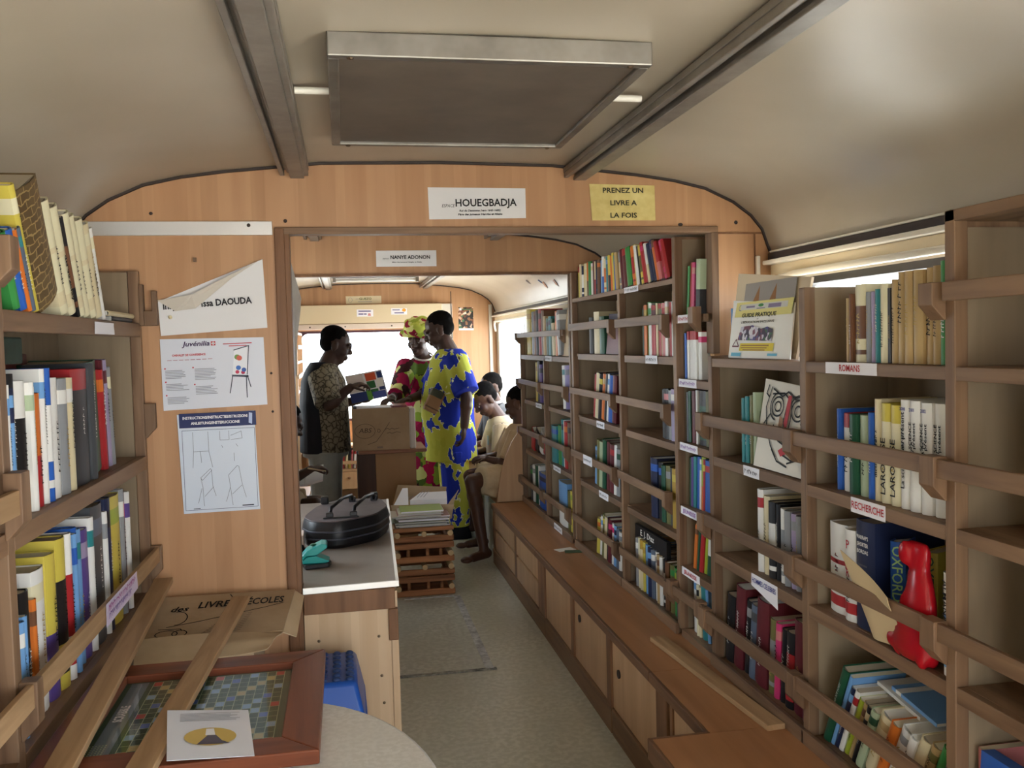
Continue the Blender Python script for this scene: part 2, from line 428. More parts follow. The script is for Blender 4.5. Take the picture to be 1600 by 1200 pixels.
# partitions
def opening_wall(name, y0, y1, x0, x1, zt, m, left_to_floor=True, right_to_floor=True):
    b = MB()
    up = [p for p in PROF if p[1] > zt + .002]; xr = XC + 1.106; xl = XC - 1.106
    b.prism([(xr, zt)] + up + [(xl, zt)], y0, y1, 'y')
    if left_to_floor: b.prism([(XL, 0), (x0, 0), (x0, zt), (xl, zt), (XC - 1.125, 1.81), (XL, 1.74)], y0, y1, 'y')
    if right_to_floor: b.prism([(XR, 0), (XR, 1.74), (XC + 1.125, 1.81), (xr, zt), (x1, zt), (x1, 1.43), (max(x1, 1.43), 1.43), (max(x1, 1.43), 0)], y0, y1, 'y')
    return struct(name, b, m)
opening_wall('wall_middle', 2.9, 2.935, -.185, 1.245, 1.869, W_BULK)
opening_wall('wall_inner', 4.615, 4.65, -.28, 1.40, 1.855, W_BULK)
struct('trim_3', MB().box(-.2, -.17, 2.888, 2.945, 0, 1.869).box(-.172, -.155, 2.895, 2.96, 0, 1.865), W_TRIM, bevel=.003)
struct('trim_4', MB().box(-.2, 1.262, 2.89, 2.945, 1.850, 1.872), W_SH['x'], bevel=.003)
struct('trim_5', MB().box(1.236, 1.262, 2.889, 2.945, 1.44, 1.853), W_SH['z'], bevel=.003)
struct('trim_6', MB().box(-.28, 1.4, 4.605, 4.66, 1.846, 1.858), W_TRIM)
struct('trim_7', MB().tube([(x, 2.896, z - .003) for x, z in PROF], .006, 6).tube([(x, 4.61, z - .003) for x, z in PROF], .006, 6).tube([(x, YF - .004, z - .003) for x, z in PROF], .006, 6), DARK, smooth=40)
struct('trim_8', MB().box(-.78, -.205, 2.892, 2.8995, 1.848, 1.89), ALU2, bevel=.001)
struct('trim_9', MB().box(1.398, 1.412, 2.885, 2.8995, 1.40, 1.77), WHITE, bevel=.003)
struct('trim_10', MB().box(1.245, 1.46, 2.896, 2.8995, 1.846, 1.852).box(1.395, 1.4, 2.896, 2.8995, 1.7, 1.846), W_TRIM)
# gutter and window head along the right side, in both rooms
for k, (ya, yb) in enumerate(((YN, 2.86), (4.68, 8.56))):
    n = 11 + 5 * k
    struct('trim_%d' % n, MB().box(1.425, 1.459, ya, yb, 1.752, 1.775), DARK, bevel=.002)
    struct('trim_%d' % (n + 1), MB().box(1.405, 1.44, ya, yb, 1.735, 1.75).box(1.43, 1.452, ya, yb, 1.776, 1.784), WHITE, bevel=.004)
    struct('trim_%d' % (n + 2), MB().box(1.436, 1.4595, ya, yb, 1.70, 1.734), CREAM)
    struct('trim_%d' % (n + 3), MB().tube([(1.44, yb - .03, 1.60), (1.425, yb - .05, 1.655), (1.418, yb - .10, 1.687), (1.418, yb - .2, 1.693), (1.418, ya + .05, 1.693)], .011, 10), WHITE, smooth=50)
struct('trim_27', MB().ell((-.56, 2.8985, 1.915), (.006, .002, .005), seg=8, rg=4).ell((-.165, 2.8985, 1.892), (.006, .002, .006), seg=8, rg=4).ell((1.33, 2.8985, 1.885), (.007, .002, .007), seg=8, rg=4).ell((1.13, 2.8985, 1.878), (.009, .002, .006), seg=8, rg=4).ell((-.275, 2.8915, 1.878), (.006, .002, .006), seg=8, rg=4).ell((-.225, 2.8985, 1.30), (.004, .002, .004), seg=8, rg=4).ell((-.225, 2.8985, 1.42), (.004, .002, .004), seg=8, rg=4), DARK)
# ceiling rails, one pair per room
def rail_pair(ya, yb, n):
    for k, x in enumerate((-.133, .772)):
        z = 2.052
        b = MB().box(x - .045, x + .045, ya, yb, z - .004, z + .012)
        for q in (-.036, .0, .036): b.box(x + q - .007, x + q + .007, ya, yb, z - .022, z - .004)
        b.box(x - .012, x + .03, ya, yb, z - .03, z - .018)
        b.box(x - .022, x - .012, ya, yb, z - .012, z - .003)
        struct('trim_%d' % (n + k), b, RAILM, bevel=.002)
rail_pair(YN, 2.895, 21); rail_pair(2.94, 4.61, 23); rail_pair(4.655, YF, 25)
# ------------------------------------------------------------------ roof hatch and its short rods
t = thing('roof_hatch', 'aluminium framed roof hatch with dark brown panel in the ceiling', 'hatch', (.30, 2.08, 2.05))
hx0, hx1, hy0, hy1, hz0, hz1 = -.012, .612, 1.70, 2.46, 2.03, 2.076
b = MB().box(hx0, hx1, hy0, hy0 + .022, hz0, hz1).box(hx0, hx1, hy1 - .022, hy1, hz0, hz1).box(hx0, hx0 + .022, hy0 + .022, hy1 - .022, hz0, hz1).box(hx1 - .022, hx1, hy0 + .022, hy1 - .022, hz0, hz1)
b.build('frame', ALU, t, bevel=.003)
MB().box(hx0 + .02, hx1 - .02, hy0 + .02, hy1 - .02, hz0 + .008, hz0 + .02).build('panel', speckle('dark_brown_hatch_panel', '6b5f53', '5c5147', 5, .55), t)
for x, y in ((.03, 1.712), (.57, 1.712), (.03, 2.45), (.57, 2.45)): MB().ell((x, y, hz0), (.007, .007, .004), seg=8, rg=4).build('screw', CHROME, t)
for x0, x1, l in ((-.086, -.012, 'short white rod left of the roof hatch frame'), (.612, .70, 'short white rod right of the roof hatch frame')):
    tag(MB().cone((x0, 2.03, 2.056), (x1, 2.03, 2.056), .008).build('rod', WHITE, smooth=50), l, 'rod', 'white rods beside the roof hatch')
# fluorescent fitting far back
t = thing('ceiling_light', 'slim fluorescent tube fitting on the ceiling near the back window', 'light', (.25, 7.4, 2.05))
MB().box(-.08, .62, 7.44, 7.52, 2.045, 2.07).build('housing', ALU, t, bevel=.003)
MB().cone((-.05, 7.44, 2.028), (.60, 7.44, 2.028), .014).build('tube', mat('white_tube', 'f2efe8', .3), t, smooth=50)
for x in (-.07, .60): MB().box(x, x + .025, 7.42, 7.46, 2.01, 2.05).build('end_cap', ALU, t)
# floor hatch
t = thing('floor_hatch', 'floor hatch edged with worn metal strips beside the counter', 'hatch', (.42, 4.6, 0))
MB().box(.16, .60, 4.03, 5.26, .0005, .003).build('panel', speckle('hatch_linoleum', 'cfcfc2', 'c0c0b3', 3, .35, c3='b8b8aa'), t)
MB().box(.59, .628, 4.02, 5.25, .0005, .006).box(.30, .60, 5.24, 5.262, .0005, .006).build('metal_strip', speckle('scuffed_zinc', 'd8dadb', '94969a', 25, .45, metal=0), t)
MB().box(.16, .64, 4.005, 4.03, .0005, .005).build('dark_strip', speckle('scuffed_dark_strip', '4b4943', 'a5a296', 30, .5), t)
# ------------------------------------------------------------------ service counter
t = thing('counter', 'low counter with grey laminate top and birch front in the doorway', 'counter', (0, 3.6, 0))
top = [(-.153, 2.888), (.143, 2.905), (.186, 4.47), (-.5, 4.47), (-.5, 2.965), (-.153, 2.965)]
MB().prism(top, .715, .735).build('top', speckle('grey_brown_laminate', '8b8077', '7d736a', 4, .42), t)
MB().prism([(-.153, 2.884), (.147, 2.901), (.147, 2.909), (-.153, 2.892)], .718, .7365).prism([(.139, 2.901), (.149, 2.901), (.192, 4.47), (.182, 4.47)], .718, .7365).build('edge_strip', ALU2, t)
MB().box(-.153, .135, 2.892, 2.91, .648, .716).build('front_rail', W_TRIM, t, bevel=.003)
MB().box(.112, .143, 2.889, 2.915, .545, .648).build('corner_post', W_TRIM, t, bevel=.003)
MB().box(.120, .143, 2.893, 2.913, 0, .545).build('corner_strip', W_BIRCH, t, bevel=.002)
MB().box(-.153, .12, 2.9, 2.912, 0, .648).build('front_panel', W_BIRCH, t)
MB().prism([(.128, 2.915), (.143, 2.915), (.186, 4.46), (.171, 4.46)], 0, .7).build('side_panel', W_BIRCH, t)
for x, z in ((-.11, .56), (.08, .56), (.085, .43), (.09, .34)): MB().ell((x, 2.8995, z), (.005, .002, .005), seg=8, rg=4).build('screw', CHROME, t)
# ------------------------------------------------------------------ bookcases on the right
XF = 1.18
def chamfer_block(b, y0, y1, z0, z1, x0=1.148, x1=XF):
    b.prism([(x1, z0), (x1 - .004, z0), (x0, z0 + .03), (x0, z1), (x1, z1)], y0, y1, 'y'); return b
def rail(p, y0, y1, z0, z1, x=1.155, th=.012):
    rz = rnd.uniform(-.003, .003)
    v = []
    for yy, dz in ((y0, rz), (y1, -rz)):
        v += [(x, yy, z0 + dz), (x + th, yy, z0 + dz), (x + th, yy, z1 + dz), (x, yy, z1 + dz)]
    MB().add(v, [(0, 1, 2, 3), (7, 6, 5, 4), (0, 4, 5, 1), (1, 5, 6, 2), (2, 6, 7, 3), (3, 7, 4, 0)]).build('retaining_rail', W_SH['y'], p, bevel=.002)
def shelf(p, y0, y1, z1, th=.028, x0=XF + .002, x1=1.42, m=None):
    MB().box(x0 + .018, x1, y0, y1, z1 - .014, z1).box(x0, x0 + .018, y0, y1, z1 - th, z1).build('shelf', m or W_SH['y'], p, bevel=.0015)
def upright(p, y, z0, z1, th=.03, x0=XF, x1=1.42):
    MB().box(x0, x0 + .03, y - th / 2, y + th / 2, z0, z1).box(x0 + .03, x1, y - .007, y + .007, z0, z1).build('upright', W_SH['z'], p, bevel=.002)
def back(p, y0, y1, z0, z1): MB().box(1.42, 1.432, y0, y1, z0, z1).build('back_panel', W_PLY, p)
def side_ply(p, y, z0, z1): MB().box(XF + .031, 1.42, y - .011, y - .0075, z0, z1).build('side_lining', W_PLY, p)
PAPER = mat('white_paper', 'eeecf0', .7); TAPE = mat('clear_tape', 'd8d0c4', .15, spec=.6)
RED = mat('red_marker', 'b8202c', .6); BLUEINK = mat('blue_marker', '3a3f8c', .6); PURP = mat('purple_marker', '8a4aa8', .6)
def shelf_label(p, y0, y1, z0, z1, txt, ink, size=.02, x=XF + .0015, droop=0, wd=None):
    q = sheet('shelf_label', (x, y0, z1), (x, y1, z1), (x, y1, z0 - droop), (x, y0, z0), PAPER, p, .0005, .0006, seed=int(y0 * 100))
    f = Fr((x - .002, y0, z0), (0, y1 - y0, 0), (0, 0, 1))
    if not txt: scrib(f, q, .012, abs(y1 - y0) - .012, (z1 - z0) / 2, .012, ink, int(y0 * 77))
    if txt:
        f = Fr((x - .002, y0, z0), (0, y1 - y0, 0), (0, 0, 1))
        f.text(q, txt, abs(y1 - y0) / 2, (z1 - z0) / 2, size, ink, .0003, w=wd)
    return q
LV = [(1.427, .028), (1.105, .03), (.785, .033)]
RL = [(1.245, 1.207), (.91, .872), (.586, .545)]
# --- long low bookcase in front of the partition
t = thing('bookcase', 'long open bookcase right of the partition, with dictionaries and a ROMANS shelf', 'bookcase', (1.3, 2.0, .43))
NEAR = t
for y, zt in ((2.79, 1.435), (2.18, 1.62), (1.595, 1.735), (.95, 1.735)): upright(t, y, .43, zt)
for y, zt in ((2.79, 1.425), (2.18, 1.62), (1.595, 1.70)): side_ply(t, y, .43, zt)
for y0, y1 in ((2.165, 1.61), (2.775, 2.195), (1.58, .965)):
    for z, th in LV:
        shelf(t, y0, y1, z, th)
    for z1, z0 in RL: rail(t, y0 + (.045 if y0 > 2.5 else .03), y1 + .04, z0, z1)
    shelf(t, y0, y1, .43, .03)
    MB().box(XF - .012, XF, y1 - .02, y0 + .02, .405, .445).build('base_board', W_SH['y'], t, bevel=.002)
back(t, 2.79, .95, .43, 1.42)
for y in (2.79, 2.18, 1.595):
    for z1, z0 in RL:
        chamfer_block(MB(), y + .008, y + .055, z0 - .05, z1 + .002).build('rail_block', W_SH['z'], t, bevel=.002)
rail(t, 1.585, .965, 1.557, 1.594); chamfer_block(MB(), 1.605, 1.65, 1.52, 1.595).build('rail_block', W_SH['z'], t, bevel=.002)
MB().box(XF, 1.42, .95, 1.61, 1.712, 1.735).build('top_board', W_SH['y'], t, bevel=.002)
back(t, 1.58, .965, 1.42, 1.72)
MB().box(1.41, 1.425, 1.86, 2.165, 1.43, 1.625).build('back_panel', W_BULK, t)
shelf_label(t, 2.065, 1.845, 1.4, 1.428, 'ROMANS', RED, .022)
shelf_label(t, 1.955, 1.815, 1.072, 1.108, 'RECHERCHE', RED, .024, wd=.13)
shelf_label(t, 2.545, 2.44, 1.076, 1.107, '', INK, .018)
shelf_label(t, 2.50, 2.335, .75, .787, 'HOMMES CELEBRES', BLUEINK, .022, droop=.03, wd=.15)
# --- narrow bookcase inside the doorway
t = thing('bookcase', 'narrow bookcase just behind the partition, shelves labelled JEUNESSE', 'bookcase', (1.3, 2.97, .43))
upright(t, 3.105, .43, 1.86); side_ply(t, 3.105, .43, 1.85)
back(t, 2.81, 3.09, .43, 1.42); back(t, 2.95, 3.09, 1.42, 1.86)
CDL = [1.575, 1.348, 1.12, .888, .667]
for z in CDL:
    shelf(t, 3.09, 2.95 if z > 1.5 else 2.807, z, .027)
    if z > 1.5: MB().box(XF + .002, XF + .02, 2.84, 2.95, z - .027, z).build('shelf_lip', W_SH['y'], t, bevel=.0015)
shelf(t, 3.09, 2.807, .43, .03)
rail(t, 3.13, 2.83, .557, .592)
for y, z1 in ((2.87, 1.60), (2.86, .60), (3.125, .605)): chamfer_block(MB(), y - .02, y + .025, z1 - .085, z1).build('rail_block', W_SH['z'], t, bevel=.002)
for i, (z, s, c) in enumerate(((1.575, '', RED), (1.348, '', PURP), (1.12, '', PURP), (.888, 'JEUNESSE', PURP), (.667, 'JEUNESSE', RED))):
    shelf_label(t, 3.07, 2.905, z - .026, z + .002, s, c, .02, wd=.12 if s else None)
# --- tall wide bookcase
t = thing('bookcase', 'tall bookcase reaching the ceiling beyond the partition, children\'s books along its top', 'bookcase', (1.3, 3.8, .43))
upright(t, 4.60, .43, 1.85, .04); upright(t, 3.775, .43, 1.70); side_ply(t, 4.60, .43, 1.85); side_ply(t, 3.775, .43, 1.70)
shelf(t, 4.58, 3.12, 1.713, .02)
for y0, y1 in ((4.58, 3.79), (3.76, 3.12)):
    for z, th in ((1.427, .03), (1.107, .028), (.774, .026), (.43, .03)): shelf(t, y0 - (.09 if y0 > 4 else .05), y1, z, th); MB().box(XF + .02, 1.42, y1, y0, z - .014, z - .0005).build('shelf', W_SH['y'], t)
    for z1, z0 in ((1.584, 1.547), (1.253, 1.22), (.926, .89), (.59, .555)):
        rail(t, y0, y1 + .05, z0, z1)
        chamfer_block(MB(), y1 + .03, y1 + .065, z0 - .05, z1).build('rail_block', W_SH['z'], t, bevel=.002)
    back(t, y0, y1, .43, 1.86)
    MB().box(XF - .012, XF, y1 - .01, y0 + .01, .405, .445).build('base_board', W_SH['y'], t, bevel=.002)
for y0, y1, z0, z1 in ((3.69, 3.50, 1.69, 1.714), (3.43, 3.29, 1.398, 1.43), (4.16, 4.03, 1.078, 1.11), (4.32, 4.16, .885, .93), (4.14, 3.99, .745, .778)):
    shelf_label(t, y0, y1, z0, z1, '', INK, x=XF + .001 if z0 != .885 else 1.154)
# --- far bookcase
t = thing('bookcase', 'farthest bookcase on the right, beside the red curtain and bright window', 'bookcase', (1.3, 5.3, .43))
upright(t, 6.02, .43, 1.555); upright(t, 5.3, .43, 1.39); upright(t, 4.655, .43, 1.85, .03); side_ply(t, 6.02, .43, 1.55); side_ply(t, 5.3, .43, 1.39)
shelf(t, 6.0, 4.67, 1.407, .03); rail(t, 6.03, 4.70, 1.522, 1.555)
for y0, y1 in ((6.0, 5.315), (5.285, 4.67)):
    for z, th in ((1.108, .025), (.772, .026), (.43, .03)): shelf(t, y0 - .08, y1, z, th); MB().box(XF + .02, 1.42, y1, y0, z - .014, z - .0005).build('shelf', W_SH['y'], t)
    for z1, z0 in ((1.246, 1.213), (.922, .887), (.584, .548)):
        rail(t, y0, y1 + .04, z0, z1)
        chamfer_block(MB(), y1 + .02, y1 + .06, z0 - .05, z1).build('rail_block', W_SH['z'], t, bevel=.002)
    back(t, y0, y1, .43, 1.40)
    MB().box(XF - .012, XF, y1 - .01, y0 + .01, .405, .445).build('base_board', W_SH['y'], t, bevel=.002)
for y, z1, z0 in ((6.0, 1.555, 1.522), (6.0, 1.246, 1.213), (6.0, .922, .887), (6.0, .584, .548), (4.72, 1.555, 1.522)):
    chamfer_block(MB(), y + .01, y + .05, z0 - .04, z1).build('rail_block', W_SH['z'], t, bevel=.002)
for y0, y1, z0, z1 in ((5.25, 5.08, 1.377, 1.408), (5.55, 5.38, 1.08, 1.11), (5.1, 4.92, .745, .775), (5.05, 4.86, .41, .445)):
    shelf_label(t, y0, y1, z0, z1, '', INK, x=XF + .001 if z0 > .5 else 1.166)
# ------------------------------------------------------------------ storage bench
XB = .958
def cab(lbl, y0, y1): return thing('bench_cabinet', lbl, 'cabinet', (1.05, (y0 + y1) / 2, 0), 'cabinets under the long bench')
BB = wood('bench_plinth', '8a6848', '6f5138', 'y', 1, .55, .04, .08)
def plinth(p, y0, y1): MB().box(XB - .008, XB + .01, y0, y1, 0, .1).build('plinth', BB, p, bevel=.003)
def carcass(p, y0, y1): MB().box(XB + .016, 1.42, y0, y1, .01, .384).build('carcass', W_BENCH, p)
def stile(p, y0, y1, d=.006): MB().box(XB - d, XB + .018, y0, y1, .1, .371).build('stile', W_TRIM, p, bevel=.002)
def finger_hole(p, y, z):
    MB().cone((XB - .0035, y, z), (XB + .004, y, z), .016, seg=16).build('finger_hole', DARK, p)
t = cab('far bench cabinet with four drawers, at the end by the seated pupils', 4.52, 5.98)
carcass(t, 4.52, 5.97); plinth(t, 4.382, 5.98); stile(t, 4.38, 4.53); stile(t, 5.90, 5.97); stile(t, 5.15, 5.215, .001)
for y0, y1 in ((4.54, 5.145), (5.22, 5.895)):
    for z0, z1 in ((.105, .235), (.25, .38)):
        dr = MB().box(XB - .002, XB + .016, y0, y1, z0, z1).build('drawer', W_BENCH, t, bevel=.003)
t = cab('middle bench cabinet with two sliding doors, one round finger hole', 3.23, 4.38)
carcass(t, 3.24, 4.38); plinth(t, 3.235, 4.38); stile(t, 3.80, 3.85); stile(t, 3.235, 3.29)
for y0, y1 in ((3.85, 4.375), (3.29, 3.80)):
    d = MB().box(XB + .002, XB + .016, y0, y1, .102, .382).build('sliding_door', W_BENCH, t)
    if y0 < 3.5: finger_hole(d, 3.71, .30)
t = cab('near bench cabinet with one wide sliding door beside the floor', 2.30, 3.23)
carcass(t, 2.31, 3.23); plinth(t, 2.31, 3.225); stile(t, 2.63, 2.73); stile(t, 2.59, 2.615, .002)
d = MB().box(XB + .002, XB + .016, 2.73, 3.232, .102, .382).build('sliding_door', W_BENCH, t); finger_hole(d, 3.15, .26)
MB().box(XB + .004, XB + .016, 2.31, 2.59, .102, .382).build('fixed_panel', W_BENCH, t)
for y0, y1, l in ((4.555, 5.985, 'far section of the worn brown bench top'), (2.775, 4.553, 'long middle section of the worn brown bench top, where the two cards lie'), (2.30, 2.773, 'near short section of the worn brown bench top under the loose plank end')):
    t = thing('worktop', l, 'bench', (1.07, (y0 + y1) / 2, .395), 'bench top sections')
    MB().box(XB, 1.42, y0, y1, .385, .405).build('board', W_BTOP, t)
    MB().box(XB - .014, XB, y0, y1, .372, .406).build('front_lip', W_BTRIM, t, bevel=.003)
t = thing('bench_end_box', 'wider end box of the bench in the near right corner', 'bench', (1.1, 1.6, 0))
MB().box(.79, 1.42, .5, 2.295, .385, .407).build('top_board', W_BTOP, t)
MB().box(.778, .79, .5, 2.295, .35, .408).box(.778, XB, 2.295, 2.307, .35, .408).build('edge_lip', W_BTRIM, t, bevel=.003)
MB().box(.795, .81, .5, 2.29, .0, .384).box(.795, 1.42, 2.275, 2.29, 0, .384).build('side_panel', W_BENCH, t)
# curved seat ends and seats in the far room
def seat(lbl, xw, xf, y0, y1, endy, sgn):
    t = thing('seat_bench', lbl, 'bench', ((xw + xf) / 2, (y0 + y1) / 2, 0))
    MB().box(min(xw, xf), max(xw, xf), y0, y1, .38, .405).build('seat_board', W_BTOP, t, bevel=.003)
    MB().box(min(xf, xf + .015 * sgn), max(xf, xf + .015 * sgn), y0, y1, 0, .38).build('front_panel', speckle('pale_grey_panel', 'b9bcb8', 'a5a8a5', 4, .4), t)
    pts = [(xw, .40), (xf, .40), (xf + .012 * sgn, .5), (xf + .03 * sgn, .6), (xf + .065 * sgn, .71), (xf + .11 * sgn, .81), (xf + .19 * sgn, .925), (xw, .925)]
    MB().prism(pts, endy, endy + .025, 'y').build('curved_end', W_BENCH, t, bevel=.002)
    return t
seat('low seat with a curved wooden end beyond the right hand bookcases', 1.42, 1.0, 6.07, 8.5, 6.04, 1)
seat('low seat on the left, its curved wooden end beyond the counter', -.8, -.285, 5.05, 7.2, 5.02, -1)
TEAL = mat('teal_cushion', '2e8c7c', .7)
for nm, l, a in (('cushion', 'flat teal cushion under the pupil sitting at the bench end', (1.10, 6.33, .4225, .15, .16)), ('cushion', 'flat teal cushion under the pupil reading on the left', (-.37, 5.62, .4225, .09, .2))):
    tag(MB().ell((0, 0, 0), (a[3], a[4], .018)).build(nm, TEAL, smooth=60), l, 'cushion').location = a[:3]
# ------------------------------------------------------------------ left bookcase
XLF = -.6
t = thing('bookcase', 'open bookcase on the left holding stone pattern and cream books', 'bookcase', (-.7, 2.3, 0)); LEFT = t
def lbox(nm, x0, x1, y0, y1, z0, z1, m, bv=.002): return MB().box(x0, x1, y0, y1, z0, z1).build(nm, m, t, bevel=bv)
MB().box(-.838, XLF - .03, 2.876, 2.89, 0, 1.74).box(XLF - .03, XLF, 2.872, 2.894, 0, 1.74).build('upright', W_SH['z'], t, bevel=.002)
lbox('side_lining', -.838, XLF - .031, 2.87, 2.8755, .0, 1.735, W_PLY, 0)
lbox('upright', -.838, XLF, 1.728, 1.762, 0, 1.80, W_SH['z'])
lbox('upright', -.838, XLF, .9, .93, 0, 1.80, W_SH['z'])
for z, th in ((1.582, .04), (1.182, .04), (.765, .035), (.3, .03)):
    for y0, y1 in ((1.762, 2.87), (.93, 1.728)):
        MB().box(-.838, XLF - .02, y0, y1, z - .016, z).box(XLF - .02, XLF, y0, y1, z - th, z).build('shelf', W_SH['y'], t, bevel=.0015)
MB().box(-.838, -.83, .93, 2.87, .3, 1.58).build('back_panel', W_PLY, t)
def lblock(y0, y1, z0, z1):
    MB().prism([(XLF, z0), (XLF + .004, z0), (XLF + .032, z0 + .03), (XLF + .032, z1), (XLF, z1)], y0, y1, 'y').build('rail_block', W_SH['z'], t, bevel=.002)
MB().box(XLF + .014, XLF + .027, 1.765, 2.875, .857, .902).build('retaining_rail', W_PLANK, t, bevel=.002)
MB().box(XLF + .014, XLF + .027, .95, 1.74, .857, .902).build('retaining_rail', W_PLANK, t, bevel=.002)
MB().box(XLF + .014, XLF + .027, .95, 1.725, 1.215, 1.26).build('retaining_rail', W_PLANK, t, bevel=.002)
for y0, y1, z0, z1 in ((2.87, 2.893, .80, .905), (1.74, 1.775, .795, .905), (1.715, 1.76, 1.17, 1.29), (2.87, 2.895, 1.235, 1.34), (1.72, 1.765, 1.62, 1.71)): lblock(y0, y1, z0, z1)
MB().box(XLF, XLF + .012, 2.868, 2.894, 1.575, 1.70).prism([(XLF + .012, 1.575), (XLF + .05, 1.575), (XLF + .05, 1.68), (XLF + .035, 1.68), (XLF + .035, 1.62), (XLF + .012, 1.62)], 2.87, 2.892, 'y').build('hook', W_SH['z'], t, bevel=.002)
q = sheet('shelf_label', (XLF + .028, 2.235, .905), (XLF + .028, 2.56, .905), (XLF + .028, 2.56, .858), (XLF + .028, 2.235, .85), mat('lilac_paper', 'd9cbe0', .6), t, .0005, .0005)
fq = Fr((XLF + .030, 2.235, .86), (0, 1, 0), (0, 0, 1)); scrib(fq, q, .02, .30, .032, .014, mat('pink_marker', 'b04a9a', .6), 3); scrib(fq, q, .02, .25, .013, .014, mat('violet_marker', '7a5aa8', .6), 5)
q = sheet('shelf_label', (XLF + .001, 2.36, 1.575), (XLF + .001, 2.55, 1.575), (XLF + .001, 2.55, 1.545), (XLF + .001, 2.36, 1.545), PAPER, t, .0005, .0006)
# ------------------------------------------------------------------ signs and posters on the partitions
def paper_sign(name, label, cat, tl, tr, br, bl, m, th=.0008, bulge=.0006, seed=1):
    o = sheet(name, tl, tr, br, bl, m, None, th, bulge, seed); tag(o, label, cat)
    f = Fr(V(bl) - V((0, bulge * 2.5 + th, 0)) if True else bl, V(br) - V(bl), V(tl) - V(bl))
    return o, f, (V(br) - V(bl)).length, (V(tl) - V(bl)).length
GREYT = mat('grey_print', '55555c', .7); FINE = mat('pale_print', '8f9098', .7)
CALM = mat('laminated_white_paper', 'e6e4e2', .35)
y = 2.8985
o, f, W, H = paper_sign('sign', 'white sign reading HOUEGBADJA over the doorway', 'sign', (.281, y, 1.998), (.599, y, 1.996), (.599, y, 1.9), (.283, y, 1.896), CALM)
f.text(o, 'ESPACE', .062, .042, .014, INK, shear=.25, w=.042); f.text(o, 'HOUEGBADJA', .185, .05, .033, INK, .0007, w=.20)
f.text(o, 'Roi du Danxome (vers 1645-1685)', .165, .026, .0085, INK, .0003, shear=.2, w=.135); f.text(o, 'Père des jumeaux Hangbe et Akaba', .165, .014, .0085, INK, .0003, shear=.2, w=.145)
o, f, W, H = paper_sign('sign', 'yellowed sign reading PRENEZ UN LIVRE A LA FOIS above the doorway', 'sign', (.815, y, 2.012), (1.04, y, 2.008), (1.042, y, 1.892), (.822, y, 1.892), speckle('yellowed_paper', 'e6d58c', 'd3bd70', 14, .5))
for k, (s, wd) in enumerate((('PRENEZ UN', .14), ('LIVRE A', .092), ('LA FOIS', .092))): f.text(o, s, .108, .098 - .041 * k, .023, mat('brown_black_ink', '33301f', .7), .0005, w=wd)
y2 = 4.6135
o, f, W, H = paper_sign('sign', 'small white sign reading NANYE ADONON on the second partition', 'sign', (.176, y2, 1.974), (.481, y2, 1.974), (.481, y2, 1.893), (.176, y2, 1.893), CALM)
f.text(o, 'ESPACE', .047, .04, .009, INK, shear=.25, w=.03); f.text(o, 'NANYE ADONON', .172, .046, .025, INK, .0006, w=.20); f.text(o, 'Mère des jumeaux Hangbe et Akaba', .155, .022, .008, INK, .0002, w=.15)
y3 = YF - .0015
o, f, W, H = paper_sign('sign', 'small cream sign reading GUEZO on the far back wall', 'sign', (.034, y3, 1.961), (.364, y3, 1.961), (.364, y3, 1.889), (.036, y3, 1.889), mat('cream_paper', 'e3d5b4', .6))
f.text(o, 'GUEZO', .18, .045, .03, mat('olive_ink', '5c6427', .7), .0006, w=.115); f.rects(o, [(.09, .044, .12, .047), (.11, .017, .24, .021)], FINE); f.lines(o, [ring(.04, .036, .018, .022)], .002, FINE)
t = thing('blind_box', 'long cream roller blind box above the back window', 'blind box', (.05, 8.55, 1.79))
MB().box(-.83, .925, 8.505, 8.597, 1.705, 1.876).build('housing', CREAM, t, bevel=.004)
MB().box(-.45, .925, 8.52, 8.597, 1.652, 1.70).build('lower_rail', mat('pale_pink_rail', 'd9c8b8', .4), t, bevel=.003)
for x in (-.30, .02, .45): MB().ell((x, 8.518, 1.675), (.007, .003, .007), seg=8, rg=4).build('screw', DARK, t)
y4 = 8.504
o, f, W, H = paper_sign('notice', 'small white notice with two dark lines on the blind box', 'notice', (.13, y4, 1.833), (.282, y4, 1.83), (.282, y4, 1.764), (.13, y4, 1.766), PAPER)
f.rects(o, [(.015, .045, .13, .055), (.015, .018, .06, .028), (.065, .018, .09, .028)], mat('violet_ink', '4d4580', .7)); f.poly(o, [(.1, .006), (.13, .006), (.125, .03), (.105, .03)], mat('pink_print', 'd08a8a', .6))
o, f, W, H = paper_sign('notice', 'small white notice with an orange spot on the blind box', 'notice', (.447, y4, 1.838), (.595, y4, 1.836), (.595, y4, 1.776), (.447, y4, 1.778), PAPER)
f.rects(o, [(.012, .04, .08, .048), (.03, .012, .12, .02)], mat('violet_ink')); f.poly(o, ring(.12, .042, .018, .016, 14)[:-1], mat('orange_print', 'e6a23c', .6))
# dark poster with coloured figures, unreadable at this distance
pm, N, L, bb = nt('blurred_dark_poster'); tc = N.new('ShaderNodeTexCoord'); vo = nd(N, 'ShaderNodeTexVoronoi'); vo.inputs['Scale'].default_value = 45
L.new(tc.outputs['Object'], vo.inputs['Vector']); sp = N.new('ShaderNodeSeparateColor'); L.new(vo.outputs['Color'], sp.inputs[0])
rr = ramp(N, [(0, '241d1a'), (.4, '6b3a2a'), (.55, 'c9a487'), (.7, '8c5a3a'), (.85, '3f6b46'), (.93, 'e8d9c8')], 'CONSTANT'); L.new(sp.outputs[0], rr.inputs[0]); L.new(rr.outputs[0], bb.inputs['Base Color'])
o, f, W, H = paper_sign('poster', 'small dark poster with coloured figures on the back wall panel', 'poster', (1.092, y3, 1.839), (1.235, y3, 1.836), (1.235, y3, 1.615), (1.092, y3, 1.618), pm)
